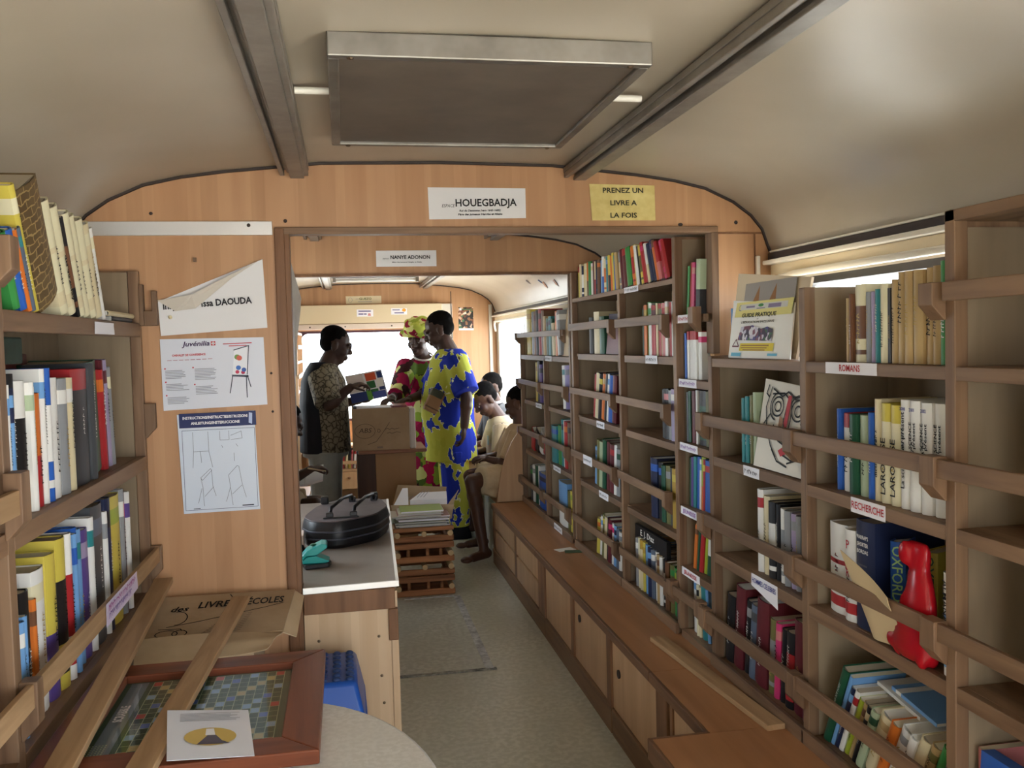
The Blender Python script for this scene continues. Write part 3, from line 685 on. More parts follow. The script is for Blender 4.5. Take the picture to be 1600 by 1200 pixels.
f.rects(o, [(0, 0, W, .02)], mat('pinkish_white', 'e9d6cc', .6)); f.rects(o, [(.006, .19, .026, .212)], PAPER); f.rects(o, [(.03, .195, .13, .205)], mat('green_print', '4f7a50', .6))
# the three papers on the left panel
YP = 2.897
t = tag(sheet('notice', (-.55, YP, 1.648), (-.238, YP, 1.774), (-.231, YP, 1.562), (-.546, YP, 1.544), CALM, None, .0006, .0012, 4, 14, 10), 'curling white notice naming Inspecteur Issa DAOUDA, top of three papers', 'notice')
fl = MB(); P = [(-.553, YP - .004, 1.652), (-.45, YP - .02, 1.667), (-.34, YP - .022, 1.722), (-.248, YP - .006, 1.77), (-.33, YP - .012, 1.716), (-.44, YP - .016, 1.625), (-.50, YP - .012, 1.618)]
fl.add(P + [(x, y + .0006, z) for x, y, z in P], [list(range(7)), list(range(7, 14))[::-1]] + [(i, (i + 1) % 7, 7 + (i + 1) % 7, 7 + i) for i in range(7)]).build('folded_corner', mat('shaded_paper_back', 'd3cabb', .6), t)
f = Fr((-.546, YP - .0038, 1.544), (.315, 0, .018), (0, 0, 1))
f.text(t, 'Inspecteur Issa DAOUDA', .145, .088, .028, mat('soft_black_print', '2b2a2e', .7), .0009, w=.262)
MB().ell((-.515, YP - .012, 1.60), (.006, .003, .006), seg=8, rg=5).build('tape_blob', mat('aged_tape', 'd8c9a0', .4), t)
t = tag(sheet('poster', (-.55, YP, 1.534), (-.244, YP, 1.533), (-.24, YP, 1.323), (-.548, YP, 1.315), mat('coated_poster', 'dfe2ea', .25), None, .0006, .0006, 5, 12, 8), 'poster of a flip chart easel titled in purple, middle of three papers', 'poster')
f = Fr((-.548, YP - .0022, 1.317), (.308, 0, .006), (0, 0, 1)); PUR2 = mat('deep_purple_print', '3b1a4f', .6); REDP = mat('red_print', 'c8373f', .6)
f.text(t, 'Juvénilia', .107, .198, .021, PUR2, .0004, shear=.25, w=.082); f.rects(t, [(.151, .191, .164, .204)], REDP); f.rects(t, [(.1555, .1925, .1595, .2025), (.1525, .1955, .1625, .1995)], PAPER, h=.001)
f.text(t, 'CHEVALET DE CONFERENCE', .084, .165, .0085, REDP, .0003, w=.098); f.rects(t, [(.02 + .017 * k, .1495, .02 + .017 * k + .013, .1515) for k in range(8)], mat('pink_line', 'b88a94', .7))
L_ = []
rr_ = random.Random(3)
for u0, v0, n in ((.012, .118, 6), (.012, .077, 5), (.014, .036, 5), (.098, .12, 8), (.098, .066, 6)):
    L_ += [(u0, v0 - .0046 * k, u0 + rr_.uniform(.045, .067), v0 - .0046 * k + .0018) for k in range(n)]
f.rects(t, L_, FINE)
for u, v in ((.012, .126), (.012, .085), (.012, .044), (.094, .126), (.096, .074)): f.poly(t, ring(u, v, .0025, .0025, 8)[:-1], REDP, 'printed_bullet')
f.rects(t, [(.186, .193, .272, .1955), (.203, .186, .256, .1885)], REDP)
CHART = mat('chart_grey', '3d4554', .5)
f.poly(t, [(.218, .175), (.262, .187), (.256, .100), (.209, .098)], mat('flip_pad_white', 'eceef2', .5), 'drawing', .0006)
f.lines(t, [[(.217, .174), (.262, .186)], [(.262, .186), (.253, .098)], [(.208, .097), (.256, .093)], [(.208, .094), (.256, .09)], [(.209, .093), (.199, .042)], [(.25, .09), (.249, .026)], [(.253, .095), (.262, .058)]], .0028, CHART)
for cu, cv, r, c in ((.226, .152, .0085, '7aa05a'), (.232, .149, .0085, 'd86a5a'), (.228, .119, .0075, '4a7ac8'), (.244, .112, .007, '4a6ab0'), (.224, .106, .006, 'd8506a'), (.241, .104, .006, 'c03a5a')):
    f.poly(t, ring(cu, cv, r, r * .95, 12)[:-1], mat('chart_' + c, c, .6), 'drawing', .0009 + cu * .001)
t = tag(sheet('poster', (-.51, YP, 1.301), (-.281, YP, 1.306), (-.274, YP, .996), (-.502, YP, .994), mat('bluish_coated_paper', 'dbe4f0', .25), None, .0006, .0005, 6, 8, 10), 'instruction sheet with navy heading and line drawings, lowest of three papers', 'poster')
f = Fr((-.502, YP - .002, .995), (.228, 0, .002), (-.008, 0, .31)); NAVY = mat('navy_print', '1f2a5e', .45)
f.rects(t, [(0, .264, .2285, .3085)], NAVY, h=.0004); f.text(t, 'INSTRUCTIONS/INSTRUCTIES/ISTRUZIONI', .107, .294, .0115, PAPER, .0004, w=.192, h=.0012); f.text(t, 'ANLEITUNG/INSTERUCCIONE', .107, .277, .0115, PAPER, .0004, w=.145, h=.0012)
f.lines(t, [[(.007, .009), (.222, .009), (.222, .256), (.007, .256), (.007, .009)]], .0011, NAVY)
dr = [[(.038, .25), (.038, .19), (.083, .19), (.083, .25)], [(.038, .19), (.034, .14)], [(.083, .19), (.092, .14)], [(.058, .19), (.06, .155)], [(.118, .25), (.118, .222), (.145, .222), (.145, .25)], [(.15, .235), (.182, .247), (.184, .225), (.15, .222)], [(.122, .206), (.125, .198)], [(.165, .208), (.17, .20)], [(.158, .18), (.158, .155)],
      [(.055, .108), (.085, .135), (.089, .13), (.06, .1), (.055, .108)], [(.056, .105), (.06, .08), (.062, .02)], [(.057, .075), (.045, .03)], [(.088, .13), (.09, .08), (.098, .05)], [(.065, .05), (.092, .078)], [(.138, .112), (.165, .14), (.17, .138), (.178, .08), (.188, .04)], [(.138, .112), (.142, .075), (.128, .03)], [(.142, .075), (.147, .018)], [(.147, .052), (.176, .078)]]
f.lines(t, dr, .0011, mat('drawing_grey', '6f7884', .7))
f.rects(t, [(.175, .013, .21, .0165), (.03, .012, .05, .014)], CHART)
MB().add([f.p(.206, .272, .0009), f.p(.216, .268, .0009), f.p(.218, .302, .0009), f.p(.208, .304, .0009)], [(0, 1, 2, 3)]).build('drawing', mat('pale_blue_print', 'b9c6e6', .5), t)
MB().box(-.442, -.433, 2.886, 2.9, 1.768, 1.78).build('wood_chip', W_SH['z'], None); o = bpy.data.objects['wood_chip']; tag(o, 'tiny wooden peg stuck on the orange panel left of the doorway', 'peg')
# hanging paper at the door jamb
o = tag(sheet('paper_sheet', (-.166, 2.962, 1.80), (-.14, 3.06, 1.66), (-.158, 3.05, 1.40), (-.172, 2.965, 1.45), speckle('crumpled_grey_paper', 'c9c3ba', 'b3aca2', 8, .7), None, .0006, .004, 8), 'crumpled grey paper hanging inside the left door jamb', 'paper')
# ------------------------------------------------------------------ foreground table and what lies on it
t = thing('round_table', 'round ended white plastic table in the left foreground', 'table', (-.22, 1.45, 0))
def stadium(a, b_, yc, y0, xc=-.22, n=28):
    pts = [(xc + a * math.cos(math.pi * k / n), yc + b_ * math.sin(math.pi * k / n)) for k in range(n + 1)]
    return pts + [(xc - a, y0), (xc + a, y0)]
TW = speckle('dusty_white_plastic', 'dfdcd6', 'd8d4cc', 6, .4, c3='d2cec6')
MB().prism(stadium(.37, .5, 1.51, .95), .703, .728).build('tabletop', TW, t, bevel=.008, smooth=40)
MB().prism(stadium(.345, .47, 1.51, .97), .67, .703).build('skirt', TW, t, smooth=40)
for x, yy in ((-.47, 1.72), (.03, 1.72), (-.47, 1.1), (.03, 1.1)): MB().cone((x, yy, .68), (x + (.03 if x > -.2 else -.03), yy, 0), .028, .02).build('leg', TW, t, smooth=50)
W_FR = {a: wood('mahogany_frame_' + a, '84492f', '5f301d', a, 1, .35, .03, .05) for a in 'xy'}
t = thing('board_game', 'framed letter game board under glass on the white table', 'board game', (-.33, 1.95, .73))
fx0, fx1, fy0, fy1, ix0, ix1, iy0, iy1 = -.585, -.07, 1.668, 2.232, -.513, -.143, 1.744, 2.156
for nm, poly, a in (('frame', [(fx0, fy0), (fx1, fy0), (ix1, iy0), (ix0, iy0)], 'x'), ('frame', [(fx1, fy1), (fx0, fy1), (ix0, iy1), (ix1, iy1)], 'x'), ('frame', [(fx1, fy0), (fx1, fy1), (ix1, iy1), (ix1, iy0)], 'y'), ('frame', [(fx0, fy1), (fx0, fy0), (ix0, iy0), (ix0, iy1)], 'y')):
    MB().prism(poly, .729, .757).build('frame_side', W_FR[a], t, bevel=.003)
MB().box(ix0 - .002, ix1 + .002, iy0 - .002, iy1 + .002, .731, .74).build('board', mat('dark_green_board', '38543f', .6), t)
f = Fr((ix0, iy0, .7402), (1, 0, 0), (0, 1, 0))
gu0, gu1, gv0, gv1 = .062, .352, .012, .402; n = 15; cw, ch = (gu1 - gu0) / n, (gv1 - gv0) / n
f.lines(t, [[(gu0 + cw * i, gv0), (gu0 + cw * i, gv1)] for i in range(n + 1)] + [[(gu0, gv0 + ch * i), (gu1, gv0 + ch * i)] for i in range(n + 1)], .0014, mat('board_lines', 'b4c29c', .6), 'grid_lines')
def cells(L, c, nm):
    S_ = set()
    for a, bq in L:
        for p, q in ((a, bq), (bq, a)):
            for i in (p, 14 - p):
                for j in (q, 14 - q): S_.add((i, j))
    f.rects(t, [(gu0 + cw * i + .001, gv0 + ch * j + .001, gu0 + cw * (i + 1) - .001, gv0 + ch * (j + 1) - .001) for i, j in S_], mat(nm, c, .5), 'coloured_squares', .0004)
cells([(0, 0), (0, 7)], 'b5352c', 'board_red'); cells([(0, 3), (2, 6), (3, 7), (6, 6)], '8fb4d6', 'board_light_blue'); cells([(1, 5), (5, 5)], '4a6cbc', 'board_blue'); cells([(1, 1), (2, 2), (3, 3), (4, 4), (7, 7)], 'bcae72', 'board_tan')
f.rects(t, [(.012, .008, .05, .404)], mat('board_slate_band', '6d7b86', .5), 'side_band', .0003)
f.text(t, 'SCRABBLE', .03, .23, .026, PAPER, .0008, rot=R(90), w=.085, h=.0012)
f.rects(t, [(.004 + .006 * i, .02 + .008 * j, .007 + .006 * i, .0235 + .008 * j) for i in range(6) for j in range(8)], mat('board_lines'), 'printed_dots', .0007)
m_, N, L, b_ = nt('board_glass'); N.remove(b_); tr = N.new('ShaderNodeBsdfTransparent'); gl = N.new('ShaderNodeBsdfGlossy'); gl.inputs['Roughness'].default_value = .04
fr_ = N.new('ShaderNodeFresnel'); fr_.inputs[0].default_value = 1.5; mx = N.new('ShaderNodeMixShader'); ge = N.new('ShaderNodeNewGeometry'); mm = nd(N, 'ShaderNodeMath', operation='MULTIPLY_ADD', i1=-1., i2=1.); L.new(ge.outputs['Backfacing'], mm.inputs[0]); pp = nd(N, 'ShaderNodeMath', operation='MULTIPLY'); L.new(mm.outputs[0], pp.inputs[0]); L.new(fr_.outputs[0], pp.inputs[1]); L.new(pp.outputs[0], mx.inputs[0]); L.new(tr.outputs[0], mx.inputs[1]); L.new(gl.outputs[0], mx.inputs[2]); L.new(mx.outputs[0], N['Material Output'].inputs[0])
MB().box(ix0 - .001, ix1 + .001, iy0 - .001, iy1 + .001, .7445, .7465).build('glass', m_, t)
def plank(label, P0, P1, wd=.05, th=.016, roll=0):
    P0, P1 = V(P0), V(P1); d = (P1 - P0).normalized(); s_ = V((d.y, -d.x, 0)).normalized(); n_ = s_.cross(d)
    if n_.z < 0: n_ = -n_
    o = thing('loose_plank', label, 'plank', P0, 'loose wooden shelf rails')
    Mx = Matrix((s_, d, n_)).transposed().to_4x4(); Mx.translation = P0
    q = MB().box(-wd / 2, wd / 2, 0, (P1 - P0).length, 0, th).build('board', W_PLANK, None, bevel=.002)
    q.data.name = 'loose_plank'; bpy.data.objects.remove(o)
    q.name = 'loose_plank'; q.matrix_world = Mx; tag(q, label, 'plank', 'loose wooden shelf rails'); return q
plank('loose wooden plank lying along the left bookcase over the game board', (-.505, 1.50, .7635), (-.556, 2.83, .80), .052)
plank('loose wooden plank crossing the middle of the game board', (-.385, 1.45, .759), (-.322, 2.72, .757), .05)
plank('loose wooden plank lying on the long bench by the bookcase foot', (1.14, 2.27, .4065), (1.077, 3.06, .4065), .055)
o = tag(sheet('leaflet', (-.372, 1.868, .7795), (-.217, 1.876, .7615), (-.185, 1.665, .7585), (-.332, 1.642, .7765), mat('glossy_leaflet', 'e4e6ee', .3), None, .0008, .0002, 2, smooth=70), 'white leaflet with a yellow disc lying on the game board', 'leaflet')
f = Fr((-.332, 1.642, .7782), (.147, .023, -.018), (-.04, .226, .003))
f.poly(o, ring(.075, .09, .047, .04, 28)[:-1], mat('leaflet_yellow', 'd0b25c', .5), 'printed_disc', .0012); f.poly(o, [(.05, .055), (.06, .075), (.07, .095), (.085, .095), (.095, .07), (.11, .055)], mat('leaflet_shadow_figure', '55505e', .5), 'printed_figure', .0016); f.poly(o, [(.066, .095), (.084, .095), (.082, .125), (.068, .125)], mat('leaflet_white', 'f0f0f2', .5), 'printed_figure', .0015)
f.rects(o, [(.02, .165 + .007 * k, .02 + rr_.uniform(.08, .115), .167 + .007 * k) for k in range(6)], FINE, h=.0014)
# carton behind the table
CARD = speckle('brown_cardboard', 'b39b7c', 'a58b6b', 5, .75); CARD2 = speckle('pale_cardboard', 'c6ae8c', 'b89f7d', 5, .75)
t = thing('cardboard_box', 'open cardboard carton marked LIVRES ECOLES beneath the loose planks', 'box', (-.4, 2.72, 0))
MB().box(-.585, -.275, 2.56, 2.565, 0, .66).box(-.585, -.275, 2.865, 2.87, 0, .66).box(-.585, -.58, 2.565, 2.865, 0, .66).box(-.28, -.275, 2.565, 2.865, 0, .66).box(-.585, -.275, 2.56, 2.87, 0, .006).build('body', CARD, t)
tl, tr, br, bl = (-.59, 2.862, .742), (-.175, 2.858, .738), (-.197, 2.61, .688), (-.592, 2.60, .690)
q = sheet('top_flap', tl, tr, br, bl, CARD, t, .004, .002, 3)
f = Fr(V(bl) + V((0, -.002, .0075)), V(br) - V(bl), V(tl) - V(bl))
f.text(q, 'des', .09, .175, .045, INK, .0008, shear=.3, w=.05); f.text(q, 'LIVRES', .195, .19, .055, INK, .0012, shear=.2, w=.11); f.text(q, 'ÉCOLES', .335, .19, .055, INK, .0012, shear=.2, w=.11)
f.lines(q, [[(.23, .25), (.25, .20), (.262, .13)], [(.07, .07), (.15, .09), (.262, .125)], [(.262, .125), (.34, .15), (.39, .17)], ring(.09, .12, .03, .04, 14, -90, 100), ring(.075, .03, .03, .02, 14), ring(.11, .03, .02, .018, 12), [(.05, .06), (.11, .055), (.115, .045)]], .003, INK, 'handwriting')
f.lines(q, [[(.17 + .006 * k, .02 + .009 * k), (.21 + .005 * k, .03 + .009 * k)] for k in range(9)] + [[(.255 + .004 * k, .02 + .011 * k), (.275 + .003 * k, .024 + .011 * k)] for k in range(10)], .0018, mat('faded_marker', '5f5346', .7), 'handwriting')
sheet('front_flap', bl, br, (-.235, 2.50, .668), (-.58, 2.505, .645), CARD2, t, .004, .012, 5, smooth=70)
sheet('side_flap', (-.178, 2.86, .738), (-.15, 2.85, .72), (-.165, 2.66, .655), (-.199, 2.612, .686), CARD2, t, .004, .0, 6)
# blue step stool
BLUE = mat('blue_plastic', '1f55b0', .35); BLUE2 = mat('dark_blue_stud', '2a4578', .4)
t = thing('step_stool', 'blue plastic step stool with studded top behind the table', 'stool', (-.13, 2.66, 0))
b = MB(); tp, bt = (-.23, .004, 2.56, 2.83), (-.26, .03, 2.53, 2.86)
b.add([(tp[0], tp[2], .545), (tp[1], tp[2], .545), (tp[1], tp[3], .545), (tp[0], tp[3], .545), (bt[0], bt[2], .42), (bt[1], bt[2], .42), (bt[1], bt[3], .42), (bt[0], bt[3], .42)], [(0, 1, 2, 3), (0, 4, 5, 1), (1, 5, 6, 2), (2, 6, 7, 3), (3, 7, 4, 0), (7, 6, 5, 4)]).build('top', BLUE, t, bevel=.012, smooth=50)
b = MB()
for i in range(6):
    for j in range(7): b.ell((-.205 + .038 * i, 2.585 + .037 * j, .546), (.013, .013, .007), seg=8, rg=5)
b.build('studs', BLUE2, t, smooth=60)
for sx in (-.235, -.0): 
    for sy in (2.555, 2.835): MB().cone((sx, sy, .43), (sx + (.03 if sx > -.1 else -.03), sy + (.02 if sy > 2.7 else -.02), 0), .03, .024, 8).build('leg', BLUE, t, smooth=50)
# ------------------------------------------------------------------ on the counter
BLK = mat('black_leather', '0e0f12', .42, spec=.4); BLKT = speckle('dusty_black_canvas', '5a5050', '4a4242', 10, .6); BLKP = mat('black_plastic', '101012', .4)
t = thing('carry_bag', 'black many sided carry bag with handles lying on the counter', 'bag', (-.01, 3.66, .736))
_bp = [(-.185, 3.55), (-.135, 3.80), (-.035, 3.93), (.14, 3.90), (.163, 3.70), (.105, 3.52), (-.04, 3.41), (-.15, 3.45)]
for _ in range(2): _bp = [q for a, c in zip(_bp, _bp[1:] + _bp[:1]) for q in ((a[0] * .85 + c[0] * .15, a[1] * .85 + c[1] * .15), (a[0] * .15 + c[0] * .85, a[1] * .15 + c[1] * .85))]
def oct_(s): return [(-.01 + (x + .01) * s, 3.67 + (y - 3.67) * s) for x, y in _bp]
b = MB(); lev = [(.95, .7362), (1.0, .75), (1.01, .78), (1.0, .815), (.96, .836)]
P_ = [oct_(s) for s, z in lev]; vs = [(x, y, z) for pl, (s, z) in zip(P_, lev) for x, y in pl]; n = len(_bp)
b.add(vs, [list(range(n))[::-1], list(range(4 * n, 5 * n))] + [(j * n + i, j * n + (i + 1) % n, (j + 1) * n + (i + 1) % n, (j + 1) * n + i) for j in range(4) for i in range(n)]).build('body', BLK, t, smooth=30)
b = MB(); pl = oct_(.955); b.prism(pl, .8355, .841).build('lid', BLKT, t, bevel=.003)
b = MB()
for z in (.772, .80): b.tube([(x, y, z) for x, y in oct_(1.012)] + [oct_(1.012)[0] + (z,)], .0035, 6)
b.build('piping', mat('grey_piping', '3c3f48', .3), t, smooth=60)
for x0 in (-.075, .015):
    MB().tube([(x0, 3.50, .845), (x0 + .005, 3.52, .875), (x0 + .05, 3.66, .888), (x0 + .085, 3.80, .875), (x0 + .088, 3.84, .845)], .007, 8).build('handle', BLKP, t, smooth=50)
    for q in ((x0, 3.50), (x0 + .088, 3.84)): MB().box(q[0] - .014, q[0] + .014, q[1] - .012, q[1] + .012, .8405, .862).build('buckle', BLKP, t, bevel=.003)
MB().box(-.10, .035, 3.475, 3.49, .8415, .847).build('strap', BLKP, t, bevel=.002)
for x, yy in ((-.10, 3.82), (.105, 3.86)): MB().box(x - .016, x + .016, yy - .016, yy + .016, .8405, .872).build('buckle', BLKP, t, bevel=.005)
t = thing('hole_punch', 'teal hole punch with black base on the counter corner', 'hole punch', (-.12, 3.2, .736))
MB().prism([(-.17, 3.19), (-.155, 3.125), (-.075, 3.145), (-.068, 3.175), (-.09, 3.27), (-.16, 3.25)], .7355, .752).build('base', BLKP, t, bevel=.004)
TL = mat('teal_enamel', '1f9a96', .3)
MB().prism([(-.165, .752), (-.085, .752), (-.073, .757), (-.105, .772), (-.118, .778), (-.15, .776), (-.166, .762)], 3.145, 3.215, 'y').build('body', TL, t, bevel=.003)
MB().prism([(-.168, .764), (-.15, .780), (-.118, .780), (-.098, .793), (-.079, .806), (-.083, .817), (-.10, .819), (-.15, .797), (-.17, .776)], 3.14, 3.22, 'y').build('lever', TL, t, bevel=.003)
MB().ell((-.128, 3.18, .811), (.012, .014, .004)).build('button', mat('dark_green_button', '14523c', .4), t)
t = thing('tape_roll', 'roll of yellowish tape by the door jamb on the counter', 'tape', (-.19, 3.2, .736))
b = MB(); n = 20
ro, ri = .03, .02
vs = [(-.193 + r * math.cos(2 * math.pi * k / n), 3.215 + r * math.sin(2 * math.pi * k / n), z) for z in (.7355, .762) for r in (ro, ri) for k in range(n)]
fs = []
for k in range(n):
    j = (k + 1) % n; fs += [(k, j, 2 * n + j, 2 * n + k), (n + k, 3 * n + k, 3 * n + j, n + j), (2 * n + k, 2 * n + j, 3 * n + j, 3 * n + k), (k, n + k, n + j, j)]
b.add(vs, fs).build('roll', mat('yellowish_tape', 'cdbd72', .3), t, smooth=40)
o = tag(MB().tube([(-.20, 3.25, .765), (-.19, 3.24, .785), (-.17, 3.25, .79), (-.165, 3.27, .77), (-.15, 3.26, .745), (-.14, 3.275, .742)], .009, 8).ell((-.197, 3.255, .7445), (.012, .012, .009)).build('clip', BLKP, smooth=60), 'black clip standing behind the yellowish tape roll', 'clip')
t = thing('small_box', 'pinkish white small box on the counter behind the door jamb', 'box', (-.2, 3.45, .736))
MB().box(-.26, -.172, 3.40, 3.50, .7355, .80).build('carton', mat('pinkish_card', 'd3bfb2', .6), t, bevel=.002)
MB().box(-.20, -.184, 3.3985, 3.3995, .765, .795).build('printed_patch', BLKP, t)
# ------------------------------------------------------------------ crates, magazines and papers beyond the counter
LOG = wood('rough_crate_stick', 'a06c44', '6f442a', 'x', 1.5, .7, .12, .18); LOGE = mat('cut_stick_end', 'b99b72', .8)
def crate(lbl, z):
    t = thing('stick_crate', lbl, 'crate', (.43, 5.5, z), 'stacked stick crates')
    x0, x1, y0, y1 = .25, .608, 5.30, 5.75
    for yy in (y0, y1 - .02):
        for dz, h in ((0, .038), (.082, .036), (.124, .036)): MB().box(x0, x1, yy, yy + .02, z + dz, z + dz + h).build('slat', LOG, t, bevel=.006)
        if yy == y0:
            for x in (x0 + .085, x0 + .2, x0 + .28): MB().cone((x, yy + .03, z + .03), (x, yy + .03, z + .13), .011, .01, 8).build('upright_stick', LOG, t, smooth=50)
    for x in (x0 + .022, x1 - .022):
        for dz in (.05, .17): MB().cone((x, y0 - .006, z + dz), (x, y1 + .004, z + dz), .017, .016, 10).build('side_stick', LOGE, t, smooth=50)
        MB().box(x - .018, x + .018, y0 + .021, y1 - .021, z + .085, z + .12).build('slat', LOG, t, bevel=.005)
    MB().cone((.43, y0 - .006, z + .172), (.43, y1, z + .172), .016, .015, 10).build('side_stick', LOGE, t, smooth=50)
    MB().box(x0 + .02, x1 - .02, y0 + .021, y1 - .021, z + .004, z + .012).build('base', LOG, t)
crate('rough stick crate on the floor, lower of the two', .0); crate('rough stick crate carrying the magazines, upper of the two', .2)
MB().box(.25, .608, 5.296, 5.32, .388, .412).build('x', LOG, None, bevel=.004); o = bpy.data.objects['x']; o.name = 'crate_board'; tag(o, 'board across the upper crate front under the magazines', 'board')
tag(MB().box(.262, .60, 5.325, 5.76, .388, .405).build('wooden_board', LOG, None, bevel=.004), 'wooden lid board of the upper crate beneath the papers', 'board')
mg = [('c9c7b8', .0), ('5f6b68', .012), ('b9b5a8', -.006), ('6d7c86', .008), ('8f8a70', -.012), ('46525a', .01), ('b0a6a4', .0), ('a87f78', .014), ('c4b8a8', -.01), ('b58a7e', .004), ('d8d5c6', -.008), ('9fb060', .006)]
names = ['grey white', 'dark grey green', 'pale grey', 'blue grey', 'olive', 'dark slate', 'mauve grey', 'dull red', 'beige', 'brick pink', 'ivory', 'green and white']
z = .4055
for i, (c, dx) in enumerate(mg):
    h = .006 + .0026 * (i % 3); x0, x1 = .272 + dx + (.02 if i > 8 else 0), .575 + dx - (.03 if i > 7 else 0)
    if 7 <= i <= 9: x0 -= .02
    b = MB().box(x0, x1, 5.31 + dx, 5.52 + dx, z, z + h - .0006)
    q = b.build('magazine', mat('magazine_' + c, c, .5), None, bevel=.002)
    MB().box(x0 + .002, x1 + .001, 5.3095 + dx, 5.52 + dx, z + .0013, z + h - .0018).build('page_block', PAPER if i % 2 else mat('grey_pages', 'a9a79e', .7), q)
    tag(q, names[i] + ' magazine on the crate, ' + ['lowest', '2nd', '3rd', '4th', '5th', '6th', '7th', '8th', '9th', '10th', '11th', 'topmost'][i] + (' of the pile' if i in (0, 11) else ' from the bottom of the pile'), 'magazine', 'magazines piled on the stick crates')
    z += h
t = thing('cardboard_tray', 'flat opened cardboard carton full of white papers behind the magazines', 'box', (.47, 5.7, .41))
tr = [(.27, 5.53), (.62, 5.53), (.62, 5.9), (.27, 5.9)]
MB().box(.27, .62, 5.53, 5.90, .406, .412).build('base', CARD2, t)
sheet('flap', (.25, 5.525, .515), (.64, 5.525, .50), (.62, 5.53, .41), (.27, 5.53, .41), CARD2, t, .004, .004, 1)
sheet('flap', (.625, 5.53, .495), (.72, 5.97, .515), (.62, 5.9, .41), (.62, 5.53, .41), CARD2, t, .004, .003, 2)
sheet('flap', (.64, 5.93, .545), (.32, 5.96, .57), (.27, 5.9, .41), (.62, 5.9, .41), CARD2, t, .004, .002, 4)
for i, (c, q, s) in enumerate((((.265, 5.54, .505), (.36, 5.88, .56), 2), ((.37, 5.56, .533), (.60, 5.76, .545), 3))):
    (x0, y0, z0), (x1, y1, z1) = c, q
    o = MB().add([(x0, y0, z0 - .09), (x1, y0 - .01, z0 - .09), (x1 + .02, y1, z1 - .09), (x0 + .08, y1, z1 - .09), (x0, y0, z0), (x1, y0 - .01, z0), (x1 + .02, y1, z1), (x0 + .08, y1, z1)], [(3, 2, 1, 0), (4, 5, 6, 7), (0, 1, 5, 4), (1, 2, 6, 5), (2, 3, 7, 6), (3, 0, 4, 7)]).build('paper_stack', PAPER, None, bevel=.002)
    f = Fr((x0, y0, z0 + .001), (1, 0, 0), (.2, 1, .1)); f.lines(o, [[(.05 + .02 * k, .05), (.10 + .02 * k, .2)] for k in range(3)], .004, FINE)
    tag(o, ['sloping heap of white papers at the left of the opened carton', 'white paper pad lying at the right of the opened carton'][i], 'papers')
tag(MB().cone((.24, 5.47, .425), (.285, 5.53, .43), .02, .02, 10).ell((.262, 5.5, .44), (.02, .02, .012)).build('crumpled_paper', mat('crumpled_paper', 'c9cbb8', .7), smooth=40), 'crumpled paper between the bag and the magazine pile', 'paper')
# ------------------------------------------------------------------ desk and box in the far room
t = thing('desk', 'small wooden desk with dark side carrying the cardboard box', 'desk', (.3, 6.5, 0))
MB().box(.075, .545, 6.27, 6.72, .745, .768).build('desktop', wood('red_brown_desktop', '8f6247', '6e4731', 'x', 1, .5), t, bevel=.003)
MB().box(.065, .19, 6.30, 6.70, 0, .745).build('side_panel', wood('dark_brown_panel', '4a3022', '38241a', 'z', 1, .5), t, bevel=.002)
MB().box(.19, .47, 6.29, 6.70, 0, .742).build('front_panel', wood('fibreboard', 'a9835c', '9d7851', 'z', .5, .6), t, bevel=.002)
t = thing('cardboard_box', 'brown cardboard box with circled handwriting on the small desk', 'box', (.24, 6.47, .768))
MB().box(.04, .432, 6.295, 6.30, .7685, 1.06).box(.04, .432, 6.64, 6.645, .7685, 1.06).box(.04, .045, 6.30, 6.64, .7685, 1.06).box(.427, .432, 6.30, 6.64, .7685, 1.06).box(.045, .427, 6.30, 6.64, .7685, .774).build('body', CARD, t)
f = Fr((.04, 6.2945, .7685), (1, 0, 0), (0, 0, 1)); MK = mat('thin_black_marker', '4a3a2c', .7)
f.lines(t, [ring(.085, .135, .07, .05, 24)], .0025, MK, 'handwriting'); f.text(t, 'ABS', .085, .138, .045, MK, shear=.2, w=.09)
f.lines(t, [ring(.18, .135, .01, .012, 10, 40, 400), [(.10, .04), (.16, .06), (.20, .11), (.255, .19)], [(.225, .143), (.24, .15), (.255, .14), (.27, .15), (.285, .142), (.32, .148)], [(.235, .115), (.255, .12), (.27, .112), (.30, .122), (.33, .118)]], .003, MK, 'handwriting')
f.rects(t, [(.165, .012, .205, .026)], mat('grey_stamp', '8c7c6c', .7))
bx = [('white', 'f0eee8', .055, .30, 0), ('black', '1c1c20', .065, .012, -.012), ('dark red', '7a2a26', .31, .10, .0)]
tag(MB().box(.075, .31, 6.31, 6.52, 1.02, 1.066).build('magazine', PAPER, bevel=.002), 'white bundle of printed sheets lying in the desk box', 'magazine')
tag(MB().box(.32, .42, 6.32, 6.55, 1.02, 1.074).build('book', mat('dark_red_cover', '7a2a26', .4), bevel=.002), 'small red book on top inside the desk box', 'book')
tag(MB().box(.05, .072, 6.31, 6.5, .99, 1.072).build('book', mat('black_cover', '1c1c20', .4), bevel=.002), 'thin black book standing at the left inside the desk box', 'book')
t = thing('binder', 'grey white binder standing on the desk right of the box', 'binder', (.46, 6.45, .768))
MB().box(.436, .475, 6.30, 6.56, .7685, 1.05).build('cover', mat('grey_white_cover', 'c9bfb4', .4), t, bevel=.006); MB().box(.4335, .4355, 6.30, 6.56, .78, 1.03).build('edge', WHITE, t)
tag(MB().box(.475, .478, 6.35, 6.5, .769, .80).build('notepad', mat('pad', 'd8c8b0', .6)), 'small pale notepad leaning at the binder foot on the desk', 'notepad')
